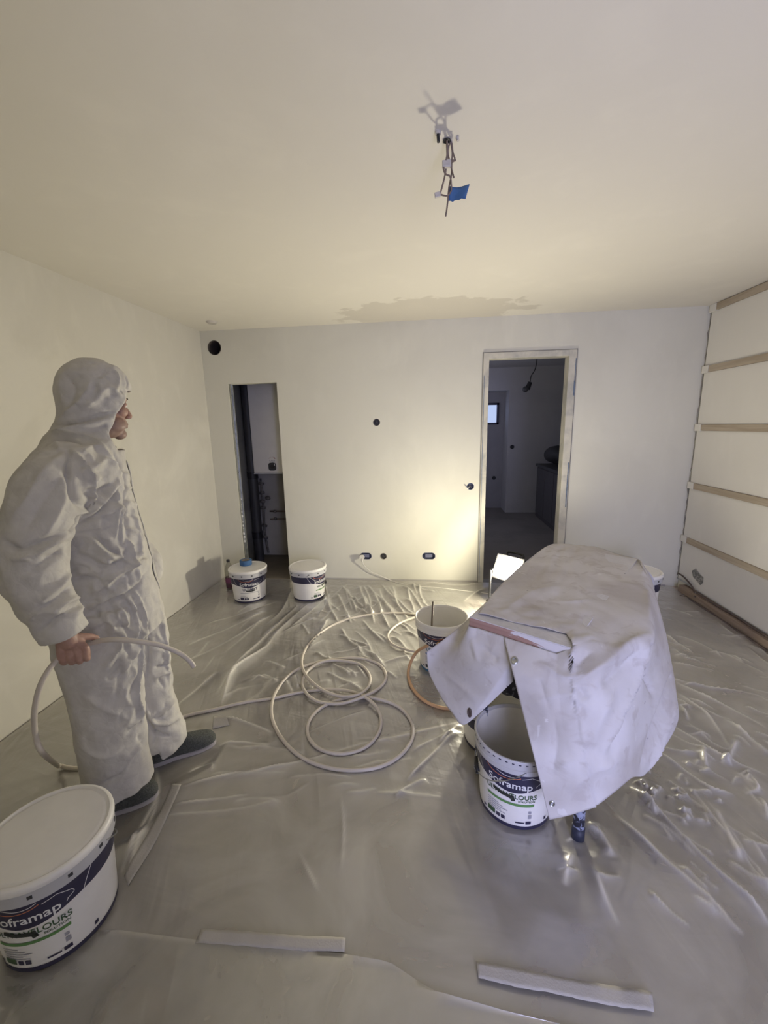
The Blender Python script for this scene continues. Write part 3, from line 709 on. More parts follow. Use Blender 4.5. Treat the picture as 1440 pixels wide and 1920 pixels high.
# ================================================================== polythene on the floor
FOOT = []   # (x, y, r) footprints where the film is pressed flat
FILM = {}
PRESS = []   # points where the hose presses the film down
def film_mesh(x0, x1, y0, y1, step, ridges, seed, base=.004, edge=None, amp=1.0):
    nx = int((x1-x0)/step); ny = int((y1-y0)/step)
    X, Y = np.meshgrid(np.linspace(x0, x1, nx), np.linspace(y0, y1, ny))
    Z = np.full_like(X, base); rng = np.random.default_rng(seed); FO = np.zeros_like(X)
    for pl_, w_, h_ in ridges:
        h_ *= 1.5; w_ *= .75
        P = np.array(pl_); n_ = len(P)
        jx = slice(max(0, int((P[:, 0].min()-.12-x0)/step)), max(0, int((P[:, 0].max()+.12-x0)/step)))
        jy = slice(max(0, int((P[:, 1].min()-.12-y0)/step)), max(0, int((P[:, 1].max()+.12-y0)/step)))
        x = X[jy, jx]; y = Y[jy, jx]
        if x.size == 0: continue
        best = np.full(x.shape, 9.); tt = np.zeros(x.shape); sd = np.zeros(x.shape)
        for i in range(n_-1):
            dx, dy = P[i+1]-P[i]; L2_ = dx*dx+dy*dy+1e-12
            u = np.clip(((x-P[i, 0])*dx+(y-P[i, 1])*dy)/L2_, 0, 1)
            ex = x-P[i, 0]-u*dx; ey = y-P[i, 1]-u*dy; d = np.hypot(ex, ey); k = d < best
            best[k] = d[k]; tt[k] = ((i+u)/(n_-1))[k]; sd[k] = np.sign(dx*ey-dy*ex)[k]
        env = np.clip(np.minimum(tt, 1-tt)*5, 0, 1)*(.75+.25*np.sin(tt*9+P[0, 0]*7))
        wv = w_*np.where(sd > 0, 1.0, 2.2)          # one steep and one slack flank
        Z[jy, jx] += h_*env*np.exp(-best/wv)*(best < .11)
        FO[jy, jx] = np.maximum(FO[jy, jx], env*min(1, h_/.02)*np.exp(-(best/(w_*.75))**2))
    for k in range(10):
        a = rng.uniform(0, PI); f_ = rng.uniform(3, 9); ph = rng.uniform(0, 6)
        Z += amp*.0012*np.abs(np.sin(f_*(X*math.cos(a)+Y*math.sin(a))+ph+1.1*np.sin(2*X-Y*1.5+ph)))
    if seed == 1: k = np.clip((Y-.95)/.25, 0, 1); Z = .004+(Z-.004)*k
    for (fx, fy, fr) in FOOT:
        d = np.hypot(X-fx, Y-fy); k = np.clip((d-fr)/.06, 0, 1); k = k*k*(3-2*k); Z = Z*k+.0025*(1-k)
    for (px, py) in PRESS:
        ix = int((px-x0)/step); iy = int((py-y0)/step); r_ = int(.04/step)
        sl = (slice(max(0, iy-r_), iy+r_+1), slice(max(0, ix-r_), ix+r_+1))
        d = np.hypot(X[sl]-px, Y[sl]-py); k = np.clip(d/.035, 0, 1); lim = .008+.05*k*k; Z[sl] = np.minimum(Z[sl], lim)
    FILM[seed] = (x0, y0, X[0, 1]-X[0, 0], Y[1, 0]-Y[0, 0], Z)
    if edge is not None: Y = np.minimum(Y, edge(X))
    V = np.stack([X, Y, Z], -1).reshape(-1, 3)
    I = np.arange(nx*ny).reshape(ny, nx)
    F = np.stack([I[:-1, :-1], I[:-1, 1:], I[1:, 1:], I[1:, :-1]], -1).reshape(-1, 4)
    me = bpy.data.meshes.new('film'); me.vertices.add(len(V)); me.vertices.foreach_set('co', V.ravel())
    me.loops.add(F.size); me.loops.foreach_set('vertex_index', F.ravel().astype(np.int32))
    me.polygons.add(len(F)); me.polygons.foreach_set('loop_start', (np.arange(len(F))*4).astype(np.int32)); me.polygons.foreach_set('loop_total', np.full(len(F), 4, np.int32))
    me.update(calc_edges=True); at = me.attributes.new('fold_glint', 'FLOAT', 'POINT'); at.data.foreach_set('value', FO.ravel().astype(np.float32)); shade(me, True); return me
def film_z(x, y):
    x0, y0, dx, dy, Z = FILM[1]; i = int(round((y-y0)/dy)); j = int(round((x-x0)/dx))
    z = Z[min(max(i, 0), Z.shape[0]-1), min(max(j, 0), Z.shape[1]-1)] if y > y0 else 0
    return float(z)
R = []
def rl(pix, w_, h_):
    R.append(([tuple(q[:2]) for q in catmull([fl(*p) for p in pix], 3)], w_, h_))
for pix, w_, h_ in [
 ([(412, 1330), (420, 1310), (440, 1263), (497, 1220), (520, 1190), (582, 1130)], .016, .026), ([(405, 1310), (445, 1250), (500, 1195), (560, 1135)], .012, .016), ([(470, 1280), (497, 1270), (520, 1282)], .012, .010), ([(473, 1270), (500, 1276), (522, 1280)], .008, .010),
 ([(497, 1243), (515, 1248), (535, 1256)], .010, .012), ([(578, 1222), (600, 1190), (618, 1162)], .014, .024), ([(610, 1126), (620, 1145), (634, 1170)], .011, .020), ([(632, 1116), (645, 1140), (658, 1172)], .011, .022), ([(650, 1106), (658, 1125), (670, 1152)], .010, .018),
 ([(673, 1100), (680, 1120), (688, 1148)], .011, .020), ([(690, 1100), (706, 1125), (718, 1160), (732, 1182)], .012, .024), ([(700, 1112), (725, 1140), (752, 1172)], .011, .020), ([(736, 1100), (741, 1120), (745, 1142)], .011, .020), ([(752, 1100), (770, 1112), (784, 1130)], .012, .022),
 ([(716, 1098), (730, 1118), (742, 1130)], .010, .018), ([(765, 1096), (790, 1108), (815, 1112)], .012, .018), ([(680, 1165), (700, 1190), (722, 1208)], .009, .014), ([(640, 1180), (655, 1205), (680, 1222)], .009, .013), ([(593, 1226), (610, 1236), (622, 1238)], .009, .012),
 ([(622, 1228), (660, 1222), (695, 1214)], .008, .008), ([(636, 1193), (665, 1205), (694, 1215)], .009, .013), ([(693, 1223), (708, 1240), (722, 1255)], .009, .014), ([(667, 1246), (676, 1260), (688, 1275)], .009, .012), ([(613, 1263), (650, 1282), (682, 1298)], .009, .012), ([(620, 1246), (640, 1256), (658, 1270)], .009, .014),
 ([(715, 1248), (750, 1238), (782, 1230)], .010, .012), ([(420, 1350), (465, 1362), (510, 1378)], .010, .011), ([(405, 1345), (440, 1355), (505, 1376)], .008, .010), ([(408, 1399), (460, 1398), (505, 1402)], .010, .012), ([(536, 1278), (542, 1290), (548, 1302)], .009, .014), ([(552, 1268), (557, 1282), (560, 1295)], .009, .016),
 ([(420, 1467), (500, 1448), (587, 1427), (680, 1400), (773, 1380), (863, 1357)], .012, .009), ([(580, 1377), (640, 1352), (690, 1335)], .008, .006), ([(339, 1480), (440, 1458), (547, 1439)], .012, .012), ([(318, 1515), (390, 1506), (467, 1494)], .010, .010), ([(300, 1535), (420, 1525), (520, 1505)], .010, .006),
 ([(284, 1410), (291, 1440), (297, 1487), (266, 1550), (242, 1605), (228, 1640)], .013, .024), ([(300, 1470), (290, 1520), (262, 1580), (240, 1640)], .012, .014), ([(352, 1450), (372, 1440), (398, 1436), (398, 1452)], .008, .012),
 ([(350, 1215), (420, 1185), (500, 1150)], .02, .010), ([(340, 1250), (420, 1210), (520, 1150)], .018, .009), ([(380, 1175), (450, 1155), (520, 1130)], .018, .008), ([(330, 1330), (380, 1290), (410, 1262)], .014, .014),
 ([(1245, 1190), (1270, 1208), (1300, 1228)], .010, .012), ([(1262, 1231), (1290, 1235), (1325, 1238)], .009, .012), ([(1262, 1246), (1300, 1254), (1340, 1262)], .009, .010), ([(1262, 1279), (1333, 1294), (1390, 1302), (1440, 1313)], .009, .014), ([(1266, 1282), (1310, 1305), (1366, 1332), (1440, 1372)], .011, .016),
 ([(1270, 1302), (1300, 1325), (1333, 1353), (1368, 1412)], .011, .014), ([(1356, 1350), (1385, 1375), (1410, 1395), (1445, 1422)], .014, .026), ([(1290, 1312), (1315, 1322), (1340, 1335)], .009, .012), ([(1262, 1366), (1300, 1390), (1360, 1429), (1440, 1459)], .010, .014), ([(1236, 1414), (1280, 1447), (1333, 1486), (1377, 1495)], .010, .017),
 ([(1318, 1405), (1320, 1425), (1325, 1450)], .011, .022), ([(1384, 1392), (1374, 1412), (1362, 1438)], .012, .024), ([(1402, 1460), (1415, 1475), (1420, 1488), (1395, 1494)], .009, .020), ([(1426, 1500), (1434, 1520), (1442, 1545)], .011, .020), ([(1275, 1325), (1284, 1340), (1290, 1355)], .009, .016), ([(1274, 1326), (1300, 1330)], .009, .010),
 ([(1180, 1478), (1205, 1500), (1233, 1527), (1328, 1624), (1404, 1695), (1445, 1745)], .012, .024), ([(1150, 1530), (1200, 1575), (1241, 1614), (1333, 1695), (1380, 1750)], .012, .014), ([(1340, 1520), (1365, 1570), (1392, 1625)], .014, .012), ([(1390, 1580), (1420, 1590), (1445, 1598)], .010, .010),
 ([(1100, 1545), (1125, 1570), (1150, 1610)], .014, .020), ([(1060, 1580), (1070, 1574), (1082, 1573)], .009, .014), ([(1075, 1600), (1065, 1630), (1058, 1665)], .014, .012), ([(1045, 1637), (1065, 1640), (1085, 1638)], .008, .010), ([(1110, 1640), (1135, 1650), (1165, 1648)], .008, .010), ([(1108, 1620), (1130, 1680), (1160, 1740)], .013, .010),
 ([(1240, 1480), (1225, 1495)], .008, .014), ([(1200, 1466), (1210, 1474), (1212, 1485)], .008, .014), ([(1225, 1484), (1222, 1495)], .008, .016), ([(1258, 1484), (1272, 1487)], .008, .014), ([(1268, 1500), (1280, 1498), (1292, 1500)], .008, .016), ([(1295, 1490), (1315, 1488), (1335, 1494)], .008, .012), ([(1280, 1515), (1300, 1540), (1322, 1545)], .009, .012), ([(1250, 1466), (1285, 1490)], .007, .010),
 ([(760, 1470), (790, 1440), (840, 1390), (870, 1370)], .010, .012), ([(740, 1500), (765, 1480), (800, 1465)], .009, .010), ([(820, 1400), (850, 1370), (868, 1362)], .010, .012), ([(770, 1415), (810, 1392), (860, 1372)], .009, .008), ([(640, 1490), (645, 1560), (640, 1640)], .010, .004), ([(560, 1600), (600, 1680)], .010, .004),
 ([(800, 1095), (850, 1100), (905, 1098)], .02, .012), ([(870, 1130), (890, 1115), (915, 1105)], .014, .012)]: rl(pix, w_, h_)
rg = np.random.default_rng(5)
def scatter(n, xr, yr, sl_r, ln_r, w_r, h_r):
    for _ in range(n):
        x = rg.uniform(*xr); y = rg.uniform(*yr); a = math.radians(rg.uniform(*sl_r)); ln = rg.uniform(*ln_r); bnd = rg.uniform(-.12, .12)
        dx, dy = ln*math.cos(a), ln*math.sin(a)
        rl([(x, y), (x+dx*.5-dy*bnd, y+dy*.5+dx*bnd), (x+dx, y+dy)], rg.uniform(*w_r), rg.uniform(*h_r))
scatter(22, (600, 800), (1098, 1130), (35, 80), (20, 60), (.008, .013), (.010, .020))
scatter(20, (560, 780), (1150, 1290), (5, 60), (20, 60), (.006, .010), (.005, .012))
scatter(26, (1240, 1440), (1210, 1420), (5, 35), (40, 130), (.007, .011), (.005, .011))
scatter(22, (1180, 1420), (1430, 1720), (25, 60), (40, 150), (.007, .011), (.004, .010))
scatter(20, (1190, 1400), (1420, 1560), (-60, 80), (8, 26), (.006, .009), (.006, .014))
scatter(18, (340, 620), (1150, 1330), (-60, -20), (40, 120), (.010, .018), (.004, .009))
scatter(14, (330, 700), (1380, 1520), (-20, 5), (40, 150), (.008, .012), (.003, .007))
scatter(10, (1200, 1420), (1120, 1210), (0, 40), (40, 120), (.012, .02), (.004, .008))
def finish_film():
    e2 = lambda X: np.interp(X, [-2.2, -.72, -.26, -.12, .0, .2, .6, 1.2, 2.3], [.93, .925, .935, .93, .88, .855, .82, .74, .6])
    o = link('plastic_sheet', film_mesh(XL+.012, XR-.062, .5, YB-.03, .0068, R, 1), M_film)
    tag(o, 'large crinkled clear plastic sheet covering the floor up to the back wall', 'plastic sheet', 'plastic sheets over the floor')
    o = link('plastic_sheet', film_mesh(XL+.012, XR-.062, YF+.02, 1.0, .03, [], 2, base=.012, edge=e2, amp=.25), M_film2)
    tag(o, 'smoother overlapping plastic sheet at the camera end, its edge taped down', 'plastic sheet', 'plastic sheets over the floor')

def tape(pix, width_pts, label, sheet=2):
    A = catmull([fl(*p, .01) for p in pix], 8); B_ = catmull([fl(*p, .01) for p in width_pts], 8); bm = bmesh.new(); pv = None; random.seed(int(pix[0][0]))
    def hz_(q):
        x0, y0, dx, dy, Z = FILM[sheet]; i = min(max(int(round((q[1]-y0)/dy)), 1), Z.shape[0]-2); j = min(max(int(round((q[0]-x0)/dx)), 1), Z.shape[1]-2)
        return float(Z[i-1:i+2, j-1:j+2].max())+.0014
    for i, (a, c) in enumerate(zip(A, B_)):
        j = random.uniform(-.0012, .0012); row = []
        for k in range(5):
            q = a+(c-a)*k/4; row.append(bm.verts.new((q[0], q[1]+j, hz_(q))))
        if pv:
            for k in range(4): bm.faces.new((pv[k], row[k], row[k+1], pv[k+1]))
        pv = row
    o = link('masking_tape', bm_mesh(bm), M_masking, None, True); md = o.modifiers.new('s', 'SOLIDIFY'); md.thickness = .0004; md.offset = 0
    tag(o, label, 'tape', 'strips of tape stuck on the plastic sheet'); return o
def build_tapes():
    tape([(378, 1744), (480, 1750), (560, 1757), (648, 1760)], [(366, 1770), (470, 1777), (560, 1785), (646, 1787)], 'short straight strip of pale tape on the sheet beside the big white bucket')
    tape([(893, 1805), (960, 1816), (1040, 1832), (1130, 1848), (1222, 1862)], [(897, 1836), (960, 1852), (1040, 1866), (1130, 1886), (1226, 1900)], 'long pale tape strip holding the sheet edge near the bottom of the floor')
    tape([(322, 1470), (300, 1520), (270, 1580), (232, 1640)], [(340, 1472), (318, 1525), (288, 1588), (240, 1660)], 'narrow strip of clear pale tape slanting beside the worker shoe', 1)
    tape([(400, 1343), (425, 1348)], [(398, 1366), (430, 1362)], 'small torn piece of pale tape between the worker and the hose coil', 1)

# ================================================================== buckets
def text_mesh(s_, size, bold=.0):
    c = bpy.data.curves.new('t', 'FONT'); c.body = s_; c.size = size; c.offset = bold; c.resolution_u = 4; c.align_x = 'CENTER'
    o = bpy.data.objects.new('t', c); COL.objects.link(o); me = evaluated(o); return me
class Wrap:
    def __init__(s, H, rb, rt, yaw): s.H = H; s.rb = rb; s.rt = rt; s.yaw = yaw
    def p(s, x, z, off):
        r = s.rb+(s.rt-s.rb)*z/s.H; a = s.yaw+x/((s.rb+s.rt)/2); return ((r+off)*math.cos(a), (r+off)*math.sin(a), z)
    def band(s, bm, x0, x1, lo, hi, off, nx=40, nz=4):
        G = []
        for i in range(nx+1):
            x = x0+(x1-x0)*i/nx; l = lo(x) if callable(lo) else lo; h = hi(x) if callable(hi) else hi
            G.append([bm.verts.new(s.p(x, l+(h-l)*j/nz, off)) for j in range(nz+1)])
        for i in range(nx):
            for j in range(nz): bm.faces.new((G[i][j], G[i+1][j], G[i+1][j+1], G[i][j+1]))
    def stroke(s, bm, pts, wd, off):
        P = catmull(pts, 6) if len(pts) > 2 else [np.array(pts[0], float)+(np.array(pts[1], float)-np.array(pts[0], float))*k/8 for k in range(9)]
        pv = None
        for i, q_ in enumerate(P):
            d = P[min(i+1, len(P)-1)]-P[max(i-1, 0)]; n_ = np.array([-d[1], d[0]])/(np.hypot(*d)+1e-9)*wd/2
            v = (bm.verts.new(s.p(*(q_-n_), off)), bm.verts.new(s.p(*(q_+n_), off)))
            if pv: bm.faces.new((pv[0], v[0], v[1], pv[1]))
            pv = v
    def text(s, t, size, x, z, off, bold=0.0, sx=1.0):
        me = text_mesh(t, size, bold)
        bm = bmesh.new(); bm.from_mesh(me)
        es = [e for e in bm.edges if e.calc_length() > size*.25]
        bmesh.ops.subdivide_edges(bm, edges=es, cuts=2); bmesh.ops.triangulate(bm, faces=bm.faces[:])
        for v in bm.verts: v.co = Vector(s.p(x+v.co.x*sx, z+v.co.y, off))
        m2 = bpy.data.meshes.new('text'); bm.to_mesh(m2); bm.free(); return m2
def emb(bm, name, mat, parent):
    me = bpy.data.meshes.new(name); bm.to_mesh(me); bm.free(); return link(name, me, mat, parent)

def bucket(loc, H, rt, rb, yaw, label, lid=True, style='green', fill=None, lift=.003, band_h=.085, handle=True, rimgrey=True, hyaw=None):
    o = empty('paint_bucket', (loc[0], loc[1], lift)); tag(o, label, 'bucket', 'white paint buckets on the plastic sheet')
    rr = lambda z: rb+(rt-rb)*z/H
    zc = H-.062      # bottom of the grey collar
    MB().lathe([(0, .002), (rb-.006, 0), (rb-.001, .004), (rr(.022), .022), (rr(zc)-.0005, zc), (rr(zc), H-.01), (rr(H)-.004, H-.008), (rr(H)-.006, H-.02), (rb-.005, .012), (0, .010)], 72).build('body', M_white_plastic, o, True, 35)
    W = Wrap(H, rb, rt, yaw); C_ = PI*(rb+rt)
    MB().lathe([(rr(.002)+.0006, .0015), (rr(.018)+.0006, .018)], 72).build('base_band', M_navy if style != 'blue' else M_blue_print, o, True)
    colr = M_pail_grey if rimgrey else M_white_plastic
    if lid:
        MB().lathe([(rr(zc)+.0015, zc), (rt+.006, zc+.004), (rt+.007, H-.012), (rt+.004, H-.010), (rt+.001, zc+.01)], 72).build('collar', colr, o, True, 35)
        MB().lathe([(rt+.008, H-.018), (rt+.010, H-.010), (rt+.009, H), (rt+.004, H+.005), (rt-.002, H+.006), (rt-.006, H+.001), (rt-.012, H-.001), (rt-.016, H+.0035), (rt-.022, H+.004), (0, H+.004)], 72).build('lid', M_white_plastic, o, True, 50)
        nb = MB().box((rt+.0055, -.006, H-.040), (rt+.0082, .006, H-.030)).build('lid_notch', M_blackmetal, o); nb.rotation_euler = (0, 0, yaw+.15)
        for k in range(1, 12):
            n2 = nb.copy(); COL.objects.link(n2); n2.rotation_euler = (0, 0, yaw+k*PI/6+.15)
    else:
        MB().lathe([(rr(zc)+.0015, zc), (rt+.004, zc+.002), (rt+.005, zc+.022), (rt+.002, zc+.024), (rt+.002, zc+.040), (rt+.007, zc+.043), (rt+.007, H-.006), (rt+.004, H), (rt-.001, H), (rt-.005, H-.006), (rt-.005, H-.03)], 72).build('collar', colr, o, True, 35)
        if rimgrey:
            b = MB()
            for k in range(44):
                a = k*2*PI/44; b.box((rt+.0060, -.0045, H-.0135), (rt+.0078, .0045, H-.0095), 0, Matrix.Rotation(a, 4, 'Z'))
            tag(b.build('rim_slot', M_navy, o), kind='stuff')
    if fill is not None:
        MB().lathe([(0, fill[0]), (rr(fill[0])-.008, fill[0]), (rr(fill[0])-.006, fill[0]+.004)], 60).build('paint', fill[1], o, True)
    # printed label
    zt = zc-.001; zb = zt-band_h; e1, e2, e3 = .0009, .0015, .0020
    low = lambda x: zb+.022-.028*(.5+.5*math.cos(max(-1, min(1, x/.15))*PI))
    bm = bmesh.new(); W.band(bm, -C_/2+.001, C_/2-.001, low, zt, e1, 96, 5); lb = emb(bm, 'label', M_navy, o); shade(lb.data, True)
    link('lettering', W.text('Soframap', .044, -.005, zt-.070, e2, .0006, 1.02), M_white_print, lb)
    bm = bmesh.new()
    W.stroke(bm, [(-.10, zt-.004), (-.075, zt-.022), (-.03, zt-.030), (.01, zt-.026), (.035, zt-.016)], .0028, e2)
    emb(bm, 'orange_line', M_orange_print, lb)
    bm = bmesh.new()
    W.stroke(bm, [(-.055, zt-.010), (-.02, zt-.019), (.01, zt-.017), (.03, zt-.008)], .0022, e2)
    W.stroke(bm, [(.040, zt-.020), (.075, zt-.013)], .0022, e2); W.stroke(bm, [(.075, zt-.013), (.108, zt-.030)], .0022, e2)
    W.stroke(bm, [(.108, zt-.030), (.112, zt-.042), (.095, zt-.052)], .0020, e2); W.stroke(bm, [(.098, zt-.050), (.092, zt-.060)], .0020, e2)
    emb(bm, 'white_line', M_white_print, lb)
    bm = bmesh.new(); W.stroke(bm, [(.165, zt-.001), (.145, zt-.04), (.128, zt-.082)], .0022, e2); emb(bm, 'white_line', M_white_print, lb)
    bm = bmesh.new(); W.stroke(bm, [(-.155, zt-.001), (-.14, zt-.03), (-.12, zt-.06)], .0020, e2); emb(bm, 'white_line', M_white_print, lb)
    z0 = zb-.010
    def marks(name, mat, boxes):
        for (x0, x1, l, h) in boxes:
            bm = bmesh.new(); W.band(bm, x0, x1, l, h, e2, 6, 1); emb(bm, name, mat, o)
    if style == 'green':
        link('lettering', W.text('ULTRAVELOURS', .030, .0, z0-.022, e2, .0004, .92), M_dkgreen, o)
        link('lettering', W.text('SOLUTION', .012, .062, z0-.036, e2, .0002, 1.1), M_dkgreen, o)
        bm = bmesh.new(); W.stroke(bm, [(-.068, z0-.004), (-.04, z0-.012), (-.01, z0-.016), (.012, z0-.022)], .015, e3); W.stroke(bm, [(.004, z0-.010), (.012, z0-.034)], .016, e3); emb(bm, 'paint_smear', M_smear, o)
        bm = bmesh.new(); W.band(bm, -.098, .092, z0-.056, z0-.045, e2, 24, 1); emb(bm, 'stripe', M_green, o)
    elif style == 'ultimat':
        link('lettering', W.text('ULTIMAT', .032, .0, z0-.022, e2, .0006, 1.0), M_navy, o)
        bm = bmesh.new(); W.stroke(bm, [(-.035, z0-.022), (0, z0-.028), (.045, z0-.024)], .012, e3); emb(bm, 'paint_smear', M_smear, o)
        marks('stripe', M_grey_print, [(-.09, .085, z0-.046, z0-.042)])
    elif style == 'greenlabel':
        link('lettering', W.text('VELOURS', .026, -.015, z0-.020, e2, .0004, .9), M_dkgreen, o)
        bm = bmesh.new(); W.stroke(bm, [(.0, z0-.018), (.03, z0-.004), (.06, z0+.008)], .014, e3); emb(bm, 'paint_smear', M_smear, o)
        marks('stripe', M_green, [(-.075, .08, z0-.050, z0-.040)])
    elif style == 'blue':
        link('lettering', W.text('ULTRALT', .040, .0, z0-.030, e2, .001, 1.0), M_blue_print, o)
        marks('stripe', M_blue_print, [(-.09, .085, z0-.060, z0-.044)])
    # small print: text lines and pictogram squares
    tl = []
    for k in range(5): tl.append((-.095, -.095+.05+.045*((k*37) % 5)/5, z0-.074-k*.0095, z0-.071-k*.0095))
    marks('small_print', M_grey_print, tl)
    sq = M_navy if style != 'blue' else M_blackmetal
    zs = .030
    marks('pictogram', M_dkgreen if 'green' in style else sq, [(-.098, -.062, zs+.004, zs+.026)])
    marks('pictogram', sq, [(-.056, -.040, zs+.003, zs+.020), (-.035, -.019, zs+.003, zs+.020), (.022, .058, zs+.003, zs+.009), (.064, .086, zs, zs+.014), (-.125, -.112, zs, zs+.010), (.150, .162, zs, zs+.014)])
    marks('pictogram', M_grey_print, [(.072, .086, zs+.028, zs+.046), (.072, .084, zs+.052, zs+.064)])
    if handle:
        hy = (yaw-PI/2 if hyaw is None else hyaw)
        b = MB(); r_ = rt+.009; pts = []
        for k in range(15):
            a = PI*k/14; pts.append((r_*math.cos(a), r_*.99*math.sin(a)*.55+.012, zc+.02-.135*math.sin(a)))
        ring_r = lambda p_: p_
        pts2 = []
        for p_ in pts:
            ang = math.atan2(p_[1], p_[0]) if True else 0
            rr_ = rr(max(.02, p_[2]))+.010; pts2.append((rr_*math.cos(math.acos(max(-1, min(1, p_[0]/r_)))), rr_*math.sin(math.acos(max(-1, min(1, p_[0]/r_)))), p_[2]))
        ob = MB().tube(catmull(pts2, 3), .0022, 6).build('handle', M_steel, o, True); ob.rotation_euler = (0, 0, hy-PI/2)
        mid = pts2[6:9]; g_ = MB().tube(mid, .008, 10).build('grip', M_black, ob, True)
    FOOT.append((loc[0], loc[1], rb+.01)); return o
def cam_yaw(x, y): return math.atan2(-y, -x)
M_paint_in = plain('dried_white_paint', (.60, .60, .60), .5, var=.04)
M_paint_thin = plain('cream_paint', (.66, .64, .58), .35, var=.05)
BA = (-1.205, .958); bucket(BA, .325, .172, .152, cam_yaw(*BA)-.50, 'large lidded white paint bucket with navy label by the camera, beside the worker', True, 'green', hyaw=cam_yaw(*BA)+2.4)
BB = (.355, 1.535); bucket(BB, .330, .166, .142, cam_yaw(*BB)-.10, 'open empty white paint bucket half covered by the hanging canvas corner', False, 'green', hyaw=cam_yaw(*BB)-1.35)
B3 = (.315, 1.885); bucket(B3, .25, .160, .140, 1.0, 'open grey-rimmed bucket mostly hidden behind the canvas flap', False, 'green', handle=False)
B4 = (.070, 2.545); bucket(B4, .345, .166, .135, cam_yaw(*B4)-.12, 'open white bucket with stirring stick and blue lettering beside the tan hose', False, 'blue', (.20, M_paint_thin), rimgrey=False, handle=False)
B5 = (-1.700, 3.545); bucket(B5, .300, .165, .142, cam_yaw(*B5)+.02, 'lidded white bucket with a roll of blue tape on top, beside the bottle', True, 'ultimat', band_h=.083, handle=False)
B6 = (-1.145, 3.615); bucket(B6, .300, .165, .142, cam_yaw(*B6)+.92, 'lidded white bucket turned sideways, standing between closet opening and socket boxes', True, 'greenlabel', band_h=.083, hyaw=cam_yaw(*B6)+1.5)
B7 = (1.60, 3.28); bucket(B7, .42, .165, .142, cam_yaw(*B7)+2.4, 'lidded bucket mostly hidden behind the covered stand', True, 'ultimat', handle=False)
# stirring stick
q0 = aty(812, 1128, 2.52); o = MB().tube([tuple(q0), tuple(aty(809, 1182, 2.44)), (.04, 2.56, .20)], .0065, 8).build('stirring_stick', plain('dark_stick', (.16, .13, .11), .6), None, True); tag(o, 'thin dark stirring stick standing in the open bucket of paint', 'stick')
# blue tape roll on bucket 5
q = fl(461, 1056, .322)
o = empty('tape_roll', (q[0], q[1], .308)); tag(o, 'roll of blue masking tape lying on a white bucket lid', 'tape roll')
MB().lathe([(.038, 0), (.054, 0), (.055, .002), (.055, .046), (.054, .048), (.038, .048), (.038, 0)], 40).build('tape', M_blue_tape, o, True, 35)
MB().lathe([(.034, .0005), (.0378, .0005), (.0378, .0475), (.034, .0475), (.034, .0005)], 40).build('core', plain('card_core', (.38, .33, .26), .8), o, True, 35)
# bottle
q = (-2.005, 3.765)
FOOT.append((q[0], q[1], .05))
o = empty('bottle', (q[0], q[1], .003)); tag(o, 'clear plastic bottle half full of purple liquid in the room corner', 'bottle')
MB().lathe([(0, .002), (.030, 0), (.040, .008), (.041, .05), (.0395, .09), (.041, .13), (.0405, .19), (.030, .232), (.018, .258), (.0135, .268), (.0135, .285)], 40).build('shell', M_pet, o, True)
MB().lathe([(0, .006), (.029, .004), (.0385, .010), (.0392, .05), (.038, .09), (.0392, .118), (0, .118)], 40).build('liquid', plain('purple_liquid', (.11, .02, .06), .15, var=.1), o, True, 50)
MB().lathe([(.0395+.002, .060), (.0405+.0015, .062), (.0405+.0015, .112), (.0395+.002, .114)], 40).build('label', plain('plum_label', (.20, .06, .13), .5), o, True)
MB().lathe([(.0155, .272), (.0160, .274), (.0160, .294), (.0145, .297), (0, .297)], 24).build('cap', M_blackmetal, o, True, 40)

# ================================================================== person frame: s = image right, t = towards camera, z up
P0 = np.array([-1.27, 1.52]); PV = P0/np.linalg.norm(P0); PU = np.array([PV[1], -PV[0]])
def PS(s_, t, z): q = P0+PU*s_-PV*t; return (q[0], q[1], z)
def pp(x, y, t):
    """pixel -> (s, t, z) on the vertical plane through the worker at offset t towards the camera"""
    d = CF*FPX + CR*(x-720) + CU*(960-y); Pt = P0-PV*t
    k = (Pt@PV)/(d[:2]@PV); q = CC+d*k
    return (float((q[:2]-P0)@PU), t, float(q[2]))
def pw_(x, y, t): return PS(*pp(x, y, t))

